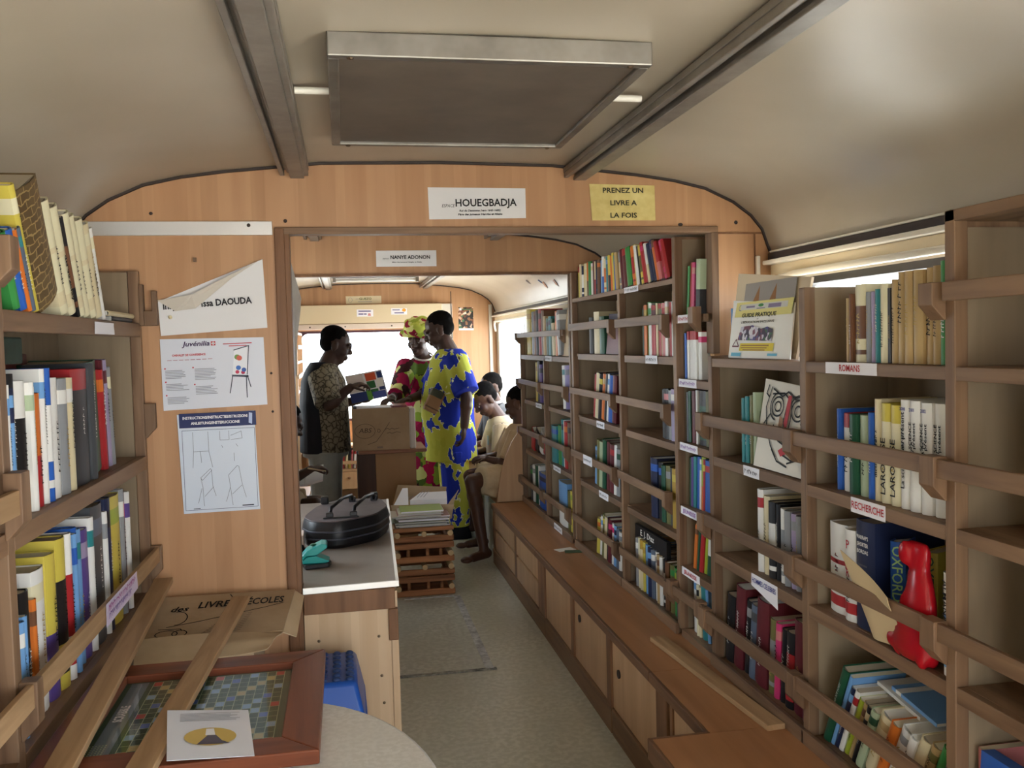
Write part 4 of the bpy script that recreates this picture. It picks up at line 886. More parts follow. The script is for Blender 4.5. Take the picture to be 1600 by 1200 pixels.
# low bookcase under the back window
t = thing('bookcase', 'low bookcase with one drawer under the far back window', 'bookcase', (.2, 8.4, 0))
MB().box(-.35, .72, 8.26, 8.56, .57, .59).build('top_board', W_BENCH, t); MB().box(-.35, .72, 8.26, 8.56, .36, .38).build('shelf', W_BENCH, t); MB().box(-.35, .72, 8.54, 8.56, .0, .57).build('back_panel', W_BENCH, t)
for x in (-.36, .20, .72): MB().box(x, x + .02, 8.26, 8.56, 0, .59).build('upright', W_BENCH, t)
MB().box(-.35, .72, 8.25, 8.262, .425, .455).build('retaining_rail', W_BENCH, t)
for x0 in (-.33, .23): d = MB().box(x0, x0 + .48, 8.25, 8.27, .2, .355).build('drawer', W_BENCH, t, bevel=.003); MB().ell((x0 + .34, 8.245, .30), (.012, .01, .012), seg=8, rg=5).build('knob', W_TRIM, d)
# left bookcase of the far room, seen edge on against the bright window
t = thing('bookcase', 'sunlit open bookcase on the left of the far room', 'bookcase', (-.6, 7.9, 0))
for yy in (7.45, 8.4): MB().box(-.80, -.37, yy, yy + .025, 0, 1.62).build('upright', W_BENCH, t)
for z in (.35, .62, .88, 1.12, 1.36, 1.6): MB().box(-.80, -.37, 7.475, 8.4, z, z + .02).build('shelf', W_BENCH, t)
for z in (1.0, 1.24, 1.48): MB().box(-.372, -.36, 7.45, 8.42, z, z + .035).build('retaining_rail', W_BENCH, t)
# curtain by the right window
cm, N, L, bb = nt('red_white_print_cloth'); tc = N.new('ShaderNodeTexCoord'); vo = nd(N, 'ShaderNodeTexVoronoi'); vo.inputs['Scale'].default_value = 55; L.new(tc.outputs['Object'], vo.inputs['Vector'])
rr = ramp(N, [(.0, 'c04a44'), (.45, 'c8564e'), (.55, 'ecd6cc')]); L.new(vo.outputs['Distance'], rr.inputs[0]); L.new(rr.outputs[0], bb.inputs['Base Color']); bb.inputs['Roughness'].default_value = .8
pts = [(1.395 + .018 * math.sin(k * 1.25), 6.06 + .016 * k) for k in range(20)]
MBc = MB(); n = len(pts)
vs = [(x, y, z) for z in (1.0, 1.64) for x, y in pts] + [(x - .003, y, z) for z in (1.0, 1.64) for x, y in pts]
fs = [(k, k + 1, n + k + 1, n + k) for k in range(n - 1)] + [(2 * n + k, 3 * n + k, 3 * n + k + 1, 2 * n + k + 1) for k in range(n - 1)] + [(k, 2 * n + k, 2 * n + k + 1, k + 1) for k in range(n - 1)] + [(n + k, n + k + 1, 3 * n + k + 1, 3 * n + k) for k in range(n - 1)] + [(0, n, 3 * n, 2 * n), (n - 1, 3 * n - 1, 4 * n - 1, 2 * n - 1)]
tag(MBc.add(vs, fs).build('curtain', cm, smooth=70), 'red and white printed curtain drawn beside the far right window', 'curtain')
# cards on the bench, stickers on the far ceiling
for i, (x, yy, a, c, l) in enumerate(((1.10, 4.53, .3, 'e8e2da', 'pale card lying on the bench top by the bookcase'), (1.135, 4.47, -.2, '3f5a3c', 'dark green card overlapping the pale card on the bench top'))):
    o = tag(MB().box(-.05, .05, -.03, .03, 0, .0012).build('card', mat('card_' + c, c, .5)), l, 'card'); o.location = (x, yy, .4056 + .0014 * i); o.rotation_euler = (0, 0, a)
def on_ceiling(x, yy):
    for (xa, za), (xb, zb) in zip(PROF, PROF[1:]):
        if xb <= x <= xa: k = (x - xa) / (xb - xa); return V((x, yy, za + (zb - za) * k)), V((xb - xa, 0, zb - za)).normalized()
for i, (x, yy, s, c, l) in enumerate(((1.335, 6.5, .05, '7a6a6e', 'grey paper scrap stuck on the far ceiling curve, leftmost'), (1.36, 6.2, .045, '3c4a80', 'blue paper scrap stuck on the far ceiling curve'), (1.385, 6.15, .06, 'b8703c', 'orange paper cutout stuck on the far ceiling curve, lower'), (1.39, 5.85, .06, 'b06a40', 'orange brown paper cutout on the far ceiling curve, rightmost'), (1.36, 5.05, .12, '7078b4', 'blue and white sticker on the far ceiling by the tall bookcase'))):
    p, d = on_ceiling(x, yy); d = -d; n_ = V((-d.z, 0, d.x)); n_ = n_ if n_.z < 0 else -n_
    f = Fr(p + n_ * .003, (0, 1, 0) if True else d, d)
    if f.n.dot(n_) < 0: f.n = -f.n
    pl = [(0, 0), (s * .8, .1 * s), (s, .7 * s), (.5 * s, s), (.1 * s, .6 * s)]
    k = len(pl); b = MB().add([f.p(u, v, 0) for u, v in pl] + [f.p(u, v, .001) for u, v in pl], [list(range(k)), list(range(k, 2 * k))[::-1]] + [(j, (j + 1) % k, k + (j + 1) % k, k + j) for j in range(k)])
    tag(b.build('paper_sticker', mat('sticker_' + c, c, .6)), l, 'sticker')
# ------------------------------------------------------------------ people
SKIN = mat('dark_brown_skin', '3d261b', .5, spec=.4); SKIN2 = mat('brown_skin', '4c3022', .5, spec=.4)
HAIR = speckle('short_black_hair', '0b0908', '100d0c', 90, .95)
HAIR.node_tree.nodes['Principled BSDF'].inputs['Specular IOR Level'].default_value = .08
EYEW = mat('eye_white', 'a89c90', .4); EYEB = mat('eye_dark', '120c0a', .2)
def cloth(name, build, rough=.8):
    m, N, L, b = nt(name); tc = N.new('ShaderNodeTexCoord'); b.inputs['Roughness'].default_value = rough; b.inputs['Specular IOR Level'].default_value = .2
    L.new(build(N, L, tc.outputs['Object']), b.inputs['Base Color']); return m
def warp(N, L, v, sc, amt):
    n = nd(N, 'ShaderNodeTexNoise'); n.inputs['Scale'].default_value = sc; n.inputs['Detail'].default_value = 3; L.new(v, n.inputs['Vector'])
    a = nd(N, 'ShaderNodeVectorMath', operation='MULTIPLY_ADD', i1=(amt,) * 3); L.new(n.outputs['Color'], a.inputs[0]); L.new(v, a.inputs[2]); return a.outputs[0]
def b_leaf(N, L, v):   # big jagged blue leaves with pale edges on yellow green
    p = warp(N, L, v, 9, .12); p = warp(N, L, p, 20, .085)
    vo = nd(N, 'ShaderNodeTexVoronoi'); vo.inputs['Scale'].default_value = 5.2; L.new(p, vo.inputs['Vector'])
    wv = nd(N, 'ShaderNodeTexWave'); wv.inputs['Scale'].default_value = 5; wv.inputs['Distortion'].default_value = 9; wv.inputs['Detail Scale'].default_value = 1.5; L.new(v, wv.inputs['Vector'])
    ad = nd(N, 'ShaderNodeMath', operation='MULTIPLY_ADD', i1=.14); L.new(wv.outputs['Fac'], ad.inputs[0]); L.new(vo.outputs['Distance'], ad.inputs[2])
    r = ramp(N, [(0, '1b2f9a'), (.58, '16279a'), (.581, 'd8dcae'), (.605, 'acaf42'), (1, 'a5a83c')], 'CONSTANT'); L.new(ad.outputs[0], r.inputs[0]); return r.outputs[0]
def b_flower(N, L, v):
    p = warp(N, L, v, 14, .07); vo = nd(N, 'ShaderNodeTexVoronoi'); vo.inputs['Scale'].default_value = 13; L.new(p, vo.inputs['Vector'])
    s = N.new('ShaderNodeSeparateColor'); L.new(vo.outputs['Color'], s.inputs[0])
    r = ramp(N, [(0, '8e1440'), (.32, '3b1a1c'), (.45, '8faa3c'), (.66, 'c9cf86'), (.78, 'b01c50'), (.92, '56702e')], 'CONSTANT'); L.new(s.outputs[0], r.inputs[0]); return r.outputs[0]
def b_crackle(N, L, v):
    p = warp(N, L, v, 16, .06); vo = nd(N, 'ShaderNodeTexVoronoi', feature='DISTANCE_TO_EDGE'); vo.inputs['Scale'].default_value = 24; L.new(p, vo.inputs['Vector'])
    r = ramp(N, [(0, '3f392e'), (.05, '4c4538'), (.09, '7c7462'), (.25, '867e6b')]); L.new(vo.outputs['Distance'], r.inputs[0]); return r.outputs[0]
def b_wrap(N, L, v):
    p = warp(N, L, v, 12, .08); vo = nd(N, 'ShaderNodeTexVoronoi'); vo.inputs['Scale'].default_value = 22; L.new(p, vo.inputs['Vector'])
    s = N.new('ShaderNodeSeparateColor'); L.new(vo.outputs['Color'], s.inputs[0])
    r = ramp(N, [(0, 'b9c254'), (.42, 'd5d68a'), (.62, '8a1c34'), (.82, '98a83c')], 'CONSTANT'); L.new(s.outputs[0], r.inputs[0]); return r.outputs[0]
LEAF = cloth('blue_leaf_print', b_leaf); FLOWER = cloth('floral_print', b_flower); CRACK = cloth('crackle_print', b_crackle); WRAPM = cloth('headscarf_print', b_wrap)
KHAKI = speckle('khaki_cotton', 'b49a76', 'a68c69', 9, .85); KHAKI2 = speckle('pale_khaki_cotton', 'c2ae8c', 'b39f7d', 9, .85)
NAVYC = speckle('navy_cotton', '0f121a', '0c0e16', 12, .8); GREYT_ = speckle('grey_trouser_cloth', 'a3a8a4', '949995', 10, .8); BLACKC = mat('black_cotton', '17171b', .8)
def HM(c, yaw, pitch=0, roll=0, s=1.): return Matrix.Translation(c) @ Euler((R(pitch), R(roll), R(yaw)), 'YXZ').to_matrix().to_4x4() @ Matrix.Scale(s, 4)
def head_prims(b, M):
    E = lambda c, r: b.ell(c, r, M)
    E((0, -.015, .035), (.076, .097, .086)); E((0, .026, -.03), (.062, .068, .085)); E((0, .04, -.088), (.043, .045, .032))
    E((.04, .058, -.03), (.024, .03, .03)); E((-.04, .058, -.03), (.024, .03, .03))
    E((0, .09, .016), (.012, .016, .03)); E((0, .104, -.018), (.016, .018, .017)); E((.014, .096, -.022), (.011, .012, .01)); E((-.014, .096, -.022), (.011, .012, .01))
    E((0, .09, -.056), (.026, .013, .009)); E((0, .088, -.07), (.022, .012, .009)); E((.03, .078, .024), (.026, .014, .01)); E((-.03, .078, .024), (.026, .014, .01))
    for sx in (1, -1): E((sx * .076, -.008, -.012), (.012, .022, .034))
def head_extras(root, M, hair=True, hm=None):
    for sx in (1, -1):
        e = MB().ell((sx * .031, .083, .003), (.010, .006, .0045), M, 10, 6).build('eye', EYEW, root, smooth=80)
        MB().ell((sx * .031, .0875, .002), (.0045, .003, .0045), M, 8, 5).build('pupil', EYEB, e, smooth=80)
    if hair: MB().ell((0, -.025, .046), (.0775, .097, .082), M).ell((0, -.05, .005), (.0715, .062, .068), M).remesh('hair', hm or HAIR, root, .006, 3)
def hand_prims(b, w, d, n, k=1., curl=25, side=1):
    """palm and five fingers from the wrist: d along the hand, n palm normal (fingers curl to n)"""
    w, d = V(w), V(d).normalized(); n = V(n); n = (n - d * n.dot(d)).normalized(); s = d.cross(n) * side
    M = Matrix((s, d, n)).transposed().to_4x4(); M.translation = w + d * .045 * k
    b.ell((0, 0, 0), (.041 * k, .052 * k, .017 * k), M)
    for i, (off, ln) in enumerate(((.031, .066), (.0105, .078), (-.0105, .074), (-.031, .058))):
        p = w + d * (.083 - .004 * abs(i - 1)) * k + s * off * k; a = 0
        for j, fr in enumerate((.45, .32, .25)):
            a += R(curl * (.8 + .25 * j) + 4 * i)
            q = p + (d * math.cos(a) + n * math.sin(a) + s * off * .9) * ln * fr * k
            b.cone(p, q, (.0095 - .0009 * j) * k, (.0086 - .0009 * j) * k, 8, False); p = q
    p = w + d * .025 * k + s * .03 * k
    for dr, ln, r in (((.55, .75, .25), .042, .0115), ((.8, .35, .45), .034, .0098)):
        q = p + (d * dr[0] + s * dr[1] + n * dr[2]).normalized() * ln * k; b.cone(p, q, r * k, (r - .0012) * k, 8, False); p = q
def arm(b, sh, el, wr, k=1.):
    b.cone(sh, el, .052 * k, .041 * k, 12, False); b.cone(el, wr, .042 * k, .028 * k, 12, False)
    m_ = V(el).lerp(V(wr), .28); b.ell(m_, (.042 * k, .042 * k, .05 * k))
def leg(b, hip, kn, an, k=1.):
    b.cone(hip, kn, .088 * k, .058 * k, 14, False); b.cone(kn, an, .056 * k, .036 * k, 12, False); b.ell(V(kn).lerp(V(an), .3), (.054 * k, .058 * k, .09 * k))
def foot(b, an, d, k=1.):
    an = V(an); d = V(d).normalized(); b.cone(an - d * .03 * k + V((0, 0, -.035)), an + d * .10 * k + V((0, 0, -.045)), .034 * k, .03 * k, 10, False); b.ell(an + d * .15 * k + V((0, 0, -.05)), (.045 * k, .04 * k, .022 * k)); b.cone(an, an - d * .015 * k + V((0, 0, -.03)), .036 * k, .034 * k, 10, False)
def person(label, loc): return thing('person', label, 'person', loc, 'people in the far room')
# --- man in the blue and yellow leaf print
p = person('standing man in a yellow outfit printed with big blue leaves', (.78, 6.9, 0))
M = HM((.722, 6.9, 1.60), 82, -24, 0, 1.12)
b = MB(); head_prims(b, M)
b.cone((.745, 6.9, 1.53), (.80, 6.9, 1.40), .07, .085, 14, False)
b.loft([(.79, 6.9, .82, .15, .17), (.775, 6.9, 1.0, .17, .19), (.785, 6.9, 1.2, .15, .2), (.80, 6.9, 1.36, .12, .2), (.80, 6.9, 1.43, .08, .12)])
arm(b, (.83, 6.69, 1.36), (.885, 6.63, 1.09), (.862, 6.63, .875), 1.12); hand_prims(b, (.862, 6.63, .875), (-.12, 0, -1), (-.9, .2, -.1), 1.1, 20)
arm(b, (.77, 7.10, 1.36), (.64, 7.06, 1.115), (.475, 6.80, 1.085), 1.05); hand_prims(b, (.475, 6.80, 1.085), (-.75, -.65, -.1), (0, 0, -1), 1.05, 18, -1)
for yy, x in ((6.81, .80), (6.99, .79)): leg(b, (x, yy, .84), (x + .005, yy, .46), (x + .02, yy, .09), 1.1); foot(b, (x + .02, yy, .085), (-1, -.1, 0))
b.remesh('body', SKIN, p, .0065); head_extras(p, M)
b = MB().loft([(.795, 6.9, .60, .205, .20), (.79, 6.9, .75, .2, .20), (.77, 6.9, .95, .205, .215), (.775, 6.9, 1.1, .205, .225), (.785, 6.9, 1.25, .185, .235), (.80, 6.9, 1.36, .155, .23), (.805, 6.9, 1.42, .125, .165), (.80, 6.9, 1.455, .09, .11)])
b.cone((.815, 6.75, 1.37), (.885, 6.615, 1.125), .105, .098, 16).cone((.79, 7.05, 1.37), (.66, 7.08, 1.16), .10, .09, 16)
b.remesh('tunic', LEAF, p, .008, 5)
b = MB()
for yy in (6.81, 6.99): b.cone((.80, yy, .68), (.815, yy, .10), .115, .095, 16)
b.remesh('trousers', LEAF, p, .008, 4)
for yy in (6.81, 6.99): MB().loft([(.79, yy, .0, .13, .05), (.79, yy, .05, .12, .048), (.82, yy, .085, .07, .045), (.825, yy, .10, .05, .04)], 16).build('shoe', BLACKC, p, smooth=50)
t = thing('satchel', 'tan and green leather pouch at the front of the leaf print outfit', 'pouch', (.64, 6.74, 1.08))
Mx = Matrix.Translation((.645, 6.66, 1.07)) @ Euler((0, R(28), R(12))).to_matrix().to_4x4()
MB().box(-.055, .055, -.028, .028, -.085, .085, Mx).build('body', mat('tan_leather', '8a6844', .5), t, bevel=.014)
MB().box(-.058, .04, -.032, .032, .03, .089, Mx).build('flap', mat('dark_olive_leather', '3c4232', .5), t, bevel=.008)
MB().box(-.057, .057, -.0305, -.028, -.06, -.05, Mx).build('seam', mat('dark_tan', '5c4229', .6), t)
# --- woman in the floral dress
p = person('woman in a bright floral dress and headscarf leaning over the box', (.62, 7.3, 0))
M = HM((.592, 7.24, 1.545), 150, -24, -6, 1.08)
b = MB(); head_prims(b, M); b.cone((.60, 7.27, 1.47), (.635, 7.32, 1.36), .055, .07, 12, False)
b.loft([(.64, 7.32, .8, .17, .14), (.64, 7.32, 1.05, .14, .12), (.64, 7.31, 1.25, .17, .11), (.64, 7.31, 1.35, .14, .09), (.63, 7.30, 1.40, .07, .06)])
arm(b, (.475, 7.24, 1.31), (.41, 7.05, 1.13), (.335, 6.78, 1.095), .92); hand_prims(b, (.335, 6.78, 1.095), (-.55, -.8, -.16), (0, 0, -1), .95, 14)
arm(b, (.80, 7.36, 1.3), (.87, 7.36, 1.06), (.74, 7.24, 1.02), .9); hand_prims(b, (.74, 7.24, 1.02), (-.8, -.5, 0), (0, 0, -1), .95, 25, -1)
for x in (.57, .71): leg(b, (x, 7.32, .82), (x, 7.32, .46), (x, 7.34, .09)); foot(b, (x, 7.34, .085), (-.3, -1, 0))
b.remesh('body', SKIN, p, .0065); head_extras(p, M, False)
b = MB().loft([(.64, 7.34, .10, .26, .19), (.64, 7.34, .5, .24, .18), (.64, 7.33, .85, .215, .17), (.64, 7.32, 1.05, .185, .16), (.64, 7.31, 1.22, .205, .15), (.64, 7.31, 1.33, .18, .115), (.635, 7.30, 1.375, .12, .085)])
b.cone((.50, 7.26, 1.33), (.415, 7.06, 1.12), .088, .085, 14).cone((.415, 7.06, 1.13), (.365, 6.88, 1.105), .07, .062, 14).cone((.78, 7.34, 1.32), (.87, 7.36, 1.05), .085, .08, 14)
b.remesh('dress', FLOWER, p, .008, 4)
b = MB().ell((0, -.02, .075), (.098, .115, .075), M).ell((0, .03, .09), (.095, .085, .05), M).ell((0, -.08, .06), (.07, .06, .06), M)
for k in range(7): b.ell((.06 * math.cos(k * .9), -.01 + .07 * math.sin(k * .9), .115), (.045, .035, .03), M)
b.cone(M @ V((-.1, .06, .06)), M @ V((.1, .05, .05)), .03, .03, 8, False)
b.remesh('headscarf', WRAPM, p, .006, 2)
MB().tube([V((.628, 7.262, 1.365)) + V((.075 * math.cos(R(a)), .075 * math.sin(R(a)) * .8, .035 * math.sin(R(a)) + .035)) for a in range(0, 361, 20)], .0075, 8).build('necklace', mat('white_beads', 'ece6dc', .3), p, smooth=60)
MB().cone((.352, 6.84, 1.098), (.343, 6.805, 1.096), .034, .034, 14).build('bracelet', mat('silver_bracelet', 'd8dadc', .25, .7), p, smooth=40)
# --- man holding the open book
p = person('man in navy and crackle print shirt holding an open picture book', (-.15, 6.7, 0))
M = HM((-.055, 6.7, 1.505), -88, -20, 0, 1.1)
b = MB(); head_prims(b, M); b.cone((-.085, 6.7, 1.43), (-.135, 6.7, 1.32), .066, .08, 14, False)
b.loft([(-.15, 6.7, .75, .13, .16), (-.14, 6.7, .95, .13, .17), (-.15, 6.7, 1.15, .13, .18), (-.15, 6.7, 1.27, .11, .18), (-.14, 6.7, 1.34, .07, .1)])
arm(b, (-.16, 6.5, 1.27), (-.115, 6.42, 1.085), (.035, 6.44, 1.205), 1.08); hand_prims(b, (.035, 6.44, 1.205), (1, .1, .25), (.2, .25, -1), 1.05, 32, -1)
arm(b, (-.13, 6.9, 1.27), (-.06, 6.95, 1.06), (.10, 6.78, 1.09), 1.05); hand_prims(b, (.10, 6.78, 1.09), (1, -.75, -.05), (.1, -.2, 1), 1., 25, 1)
for yy in (6.61, 6.79): leg(b, (-.165, yy, .78), (-.15, yy, .45), (-.16, yy, .09), 1.08); foot(b, (-.16, yy, .085), (1, 0, 0))
b.remesh('body', SKIN, p, .0065); head_extras(p, M)
b = MB().loft([(-.145, 6.7, .73, .175, .2), (-.145, 6.7, .9, .17, .205), (-.145, 6.7, 1.1, .165, .21), (-.145, 6.7, 1.25, .15, .21), (-.15, 6.7, 1.33, .115, .16), (-.14, 6.7, 1.375, .085, .10)])
b.cone((-.16, 6.55, 1.29), (-.115, 6.415, 1.10), .105, .10, 16).cone((-.14, 6.85, 1.29), (-.07, 6.945, 1.10), .10, .095, 16)
b.remesh('shirt', CRACK, p, .008, 4)
b = MB().loft([(-.215, 6.7, .735, .125, .208), (-.215, 6.7, .9, .12, .213), (-.225, 6.7, 1.1, .105, .216), (-.215, 6.7, 1.25, .10, .20), (-.20, 6.7, 1.335, .08, .15), (-.18, 6.7, 1.385, .065, .10)])
b.remesh('shirt_back', NAVYC, p, .008, 4)
b = MB().loft([(-.155, 6.7, .70, .165, .19), (-.155, 6.7, .82, .17, .195)])
for yy in (6.61, 6.79): b.cone((-.155, yy, .74), (-.16, yy, .07), .125, .095, 16)
b.remesh('trousers', GREYT_, p, .009, 4)
for yy in (6.61, 6.79): MB().loft([(-.12, yy, 0, .13, .05), (-.12, yy, .05, .12, .047), (-.15, yy, .085, .07, .045)], 16).build('shoe', BLACKC, p, smooth=50)
# the open picture book he holds
t = thing('open_book', 'open picture book with coloured squares held above the box', 'book', (.17, 6.55, 1.2))
o_, x_, y_ = V((.045, 6.53, 1.085)), V((.262, .02, .042)), V((-.045, .055, .195))
def pg(u0, v0, u1, v1, h): return [o_ + x_ * u + y_ * v + V((0, -1, 0)) * h for u, v in ((u0, v0), (u1, v0), (u1, v1), (u0, v1))]
b = MB(); a, c = pg(0, 0, 1, 1, 0), pg(0, 0, 1, 1, .012)
b.add(a + c, [(3, 2, 1, 0), (4, 5, 6, 7), (0, 1, 5, 4), (1, 2, 6, 5), (2, 3, 7, 6), (3, 0, 4, 7)]).build('cover', PAPER, t)
for nm, c_, L_ in (('blue', '24366e', [(0, 0, .45, .33), (.82, .28, .97, .52), (.84, .72, .97, .95)]), ('orange', 'd0552c', [(.52, .68, .8, .95)]), ('green', '2f6a3a', [(.45, .1, .78, .36), (.52, .4, .74, .66)]), ('light_green', '6aa83c', [(.45, .0, .58, .34)]), ('white', 'f2efe8', [(.78, .4, .96, .7)]), ('violet', '4a58a0', [(.6, .02, .96, .26)]), ('pale', 'd8cdc6', [(.01, .36, .46, .98)])):
    b = MB()
    for q in L_: b.add(pg(*q, .0125 + .0002 * len(nm)), [(0, 1, 2, 3)])
    b.build('printed_patch', mat('picture_' + nm, c_, .45), t)
# --- seated pupil reading
p = person('seated pupil in khaki shirt bent over something in his hands', (1.18, 7.0, 0))
M = HM((1.075, 6.98, 1.05), 108, -42, 0, 1.05)
b = MB(); head_prims(b, M); b.cone((1.12, 7.0, 1.0), (1.19, 7.02, .88), .055, .07, 12, False)
b.loft([(1.24, 7.02, .46, .14, .17), (1.23, 7.02, .65, .12, .15), (1.21, 7.02, .82, .1, .17), (1.2, 7.02, .90, .07, .1)])
arm(b, (1.19, 6.83, .83), (1.16, 6.78, .62), (1.03, 6.86, .61), .85); hand_prims(b, (1.03, 6.86, .61), (-1, .35, .1), (0, .3, 1), .85, 35)
arm(b, (1.19, 7.2, .83), (1.14, 7.22, .62), (1.02, 7.08, .62), .85); hand_prims(b, (1.02, 7.08, .62), (-1, -.35, .1), (0, -.3, 1), .85, 35, -1)
for yy in (6.92, 7.12): leg(b, (1.2, yy, .50), (.89, yy, .49), (.93, yy, .09), .85); foot(b, (.93, yy, .085), (-1, 0, 0), .85)
b.remesh('body', SKIN2, p, .0065); head_extras(p, M)
b = MB().loft([(1.24, 7.02, .44, .175, .205), (1.235, 7.02, .62, .15, .185), (1.215, 7.02, .80, .135, .195), (1.205, 7.02, .875, .1, .15), (1.195, 7.02, .915, .07, .085)])
b.cone((1.195, 6.87, .84), (1.16, 6.78, .64), .08, .08, 14).cone((1.195, 7.17, .84), (1.14, 7.22, .64), .08, .08, 14)
b.remesh('shirt', KHAKI2, p, .008, 4)
MB().box(1.078, 1.082, 6.87, 6.93, .70, .77).build('badge', mat('green_white_badge', '6f8f84', .5), p)
b = MB()
for yy in (6.92, 7.12): b.cone((1.24, yy, .50), (.90, yy, .50), .11, .095, 14)
b.remesh('shorts', KHAKI, p, .009, 4)
tag(MB().box(.93, .985, 6.92, 6.99, .625, .638).build('phone', BLKP, bevel=.003), 'small dark object held in the reading pupil\'s hands', 'phone')
# --- pupil further back
p = person('pupil in dark collared shirt seated behind the reading pupil', (1.28, 7.75, 0))
M = HM((1.245, 7.72, 1.10), 110, -20, 0, 1.03)
b = MB(); head_prims(b, M); b.cone((1.26, 7.74, 1.04), (1.30, 7.76, .93), .052, .065, 12, False)
b.loft([(1.31, 7.77, .46, .11, .16), (1.31, 7.77, .7, .10, .15), (1.31, 7.77, .86, .09, .16), (1.3, 7.77, .94, .06, .09)])
arm(b, (1.29, 7.58, .87), (1.22, 7.54, .65), (1.06, 7.62, .62), .85); hand_prims(b, (1.06, 7.62, .62), (-1, .2, 0), (0, .3, 1), .85, 35)
arm(b, (1.29, 7.95, .87), (1.22, 7.98, .65), (1.06, 7.85, .62), .85); hand_prims(b, (1.06, 7.85, .62), (-1, -.2, 0), (0, -.3, 1), .85, 35, -1)
for yy in (7.68, 7.88): leg(b, (1.24, yy, .5), (.92, yy, .49), (.96, yy, .09), .85); foot(b, (.96, yy, .085), (-1, 0, 0), .85)
b.remesh('body', SKIN2, p, .007); head_extras(p, M)
b = MB().loft([(1.3, 7.77, .44, .13, .19), (1.3, 7.77, .7, .125, .18), (1.3, 7.77, .86, .12, .19), (1.3, 7.77, .93, .085, .13), (1.295, 7.76, .965, .065, .075)])
b.cone((1.29, 7.62, .88), (1.22, 7.54, .66), .078, .078, 14).cone((1.29, 7.92, .88), (1.22, 7.98, .66), .078, .078, 14); b.remesh('shirt', NAVYC, p, .008, 4)
MB().tube([(1.235, 7.72, .955), (1.26, 7.68, .965), (1.31, 7.68, .975), (1.355, 7.74, .98)], .012, 8).build('collar', mat('pale_collar', 'c9c2c4', .7), p, smooth=60)
b = MB()
for yy in (7.68, 7.88): b.cone((1.26, yy, .5), (.93, yy, .5), .105, .09, 14)
b.remesh('shorts', KHAKI, p, .009, 4)
MB()
# dark headgear of a further pupil peeping up behind him
# --- pupil at the bench end, back to us
p = person('barefoot pupil in khaki sitting at the bench end by the bookcase', (1.15, 6.36, 0))
M = HM((1.235, 6.40, 1.045), 60, -25, 0, 1.03)
b = MB(); head_prims(b, M); b.cone((1.24, 6.39, .98), (1.245, 6.38, .89), .052, .065, 12, False)
b.loft([(1.20, 6.36, .47, .12, .16), (1.22, 6.36, .7, .12, .15), (1.24, 6.37, .82, .1, .16), (1.245, 6.38, .9, .06, .09)])
arm(b, (1.20, 6.20, .83), (1.11, 6.2, .64), (.99, 6.34, .66), .85); hand_prims(b, (.99, 6.34, .66), (-.8, .6, 0), (0, 0, -1), .85, 25)
arm(b, (1.22, 6.56, .83), (1.14, 6.6, .65), (1.0, 6.5, .66), .85); hand_prims(b, (1.0, 6.5, .66), (-.8, -.3, 0), (0, 0, -1), .85, 25, -1)
leg(b, (1.16, 6.28, .53), (.845, 6.16, .535), (.895, 6.04, .085), .95); foot(b, (.895, 6.04, .085), (-.75, -.45, 0), 1.)
leg(b, (1.16, 6.46, .53), (.87, 6.44, .53), (.93, 6.42, .085), .92); foot(b, (.93, 6.42, .085), (-1, -.1, 0), .95)
b.remesh('body', SKIN2, p, .0065); head_extras(p, M)
b = MB().loft([(1.195, 6.36, .47, .165, .195), (1.205, 6.36, .62, .16, .19), (1.225, 6.365, .78, .145, .19), (1.24, 6.37, .865, .11, .15), (1.245, 6.38, .905, .075, .085)])
b.cone((1.21, 6.23, .84), (1.12, 6.19, .66), .085, .085, 14).cone((1.22, 6.52, .84), (1.15, 6.59, .67), .08, .08, 14)
b.remesh('shirt', KHAKI, p, .008, 4)
b = MB().cone((1.2, 6.29, .52), (.90, 6.175, .535), .125, .10, 16).cone((1.2, 6.46, .52), (.92, 6.45, .53), .12, .095, 16).loft([(1.17, 6.37, .45, .15, .19), (1.17, 6.37, .56, .15, .19)])
b.cone((.97, 6.2, .49), (.945, 6.19, .43), .085, .08, 14)
b.remesh('shorts', KHAKI2, p, .008, 4)
# --- pupil reading on the left, half hidden by the door jamb
p = person('pupil on the left seat reading a white book, half hidden by the jamb', (-.42, 5.6, 0))
M = HM((-.36, 5.60, 1.04), -78, -30, 0, 1.02)
b = MB(); head_prims(b, M); b.cone((-.40, 5.6, .97), (-.45, 5.6, .87), .052, .065, 12, False)
b.loft([(-.46, 5.6, .46, .12, .16), (-.46, 5.6, .65, .11, .15), (-.45, 5.6, .81, .1, .16), (-.44, 5.6, .89, .06, .09)])
arm(b, (-.42, 5.44, .83), (-.36, 5.41, .70), (-.22, 5.5, .765), .85); hand_prims(b, (-.22, 5.5, .765), (1, .4, .1), (0, .2, -1), .85, 35, -1)
arm(b, (-.42, 5.76, .83), (-.38, 5.78, .66), (-.26, 5.72, .70), .85); hand_prims(b, (-.26, 5.72, .70), (1, -.4, .1), (0, -.2, 1), .85, 30)
leg(b, (-.42, 5.52, .5), (-.20, 5.47, .55), (-.24, 5.42, .09), .88); foot(b, (-.24, 5.42, .085), (1, -.1, 0), .9)
leg(b, (-.42, 5.7, .5), (-.18, 5.72, .52), (-.22, 5.7, .09), .88); foot(b, (-.22, 5.7, .085), (1, 0, 0), .9)
b.remesh('body', SKIN, p, .0065); head_extras(p, M)
b = MB().loft([(-.46, 5.6, .45, .145, .19), (-.46, 5.6, .64, .14, .18), (-.45, 5.6, .8, .125, .185), (-.44, 5.6, .87, .09, .13), (-.43, 5.6, .90, .065, .08)])
b.cone((-.43, 5.47, .84), (-.36, 5.41, .71), .078, .075, 14).cone((-.43, 5.73, .84), (-.38, 5.78, .68), .078, .075, 14); b.remesh('shirt', BLACKC, p, .008, 4)
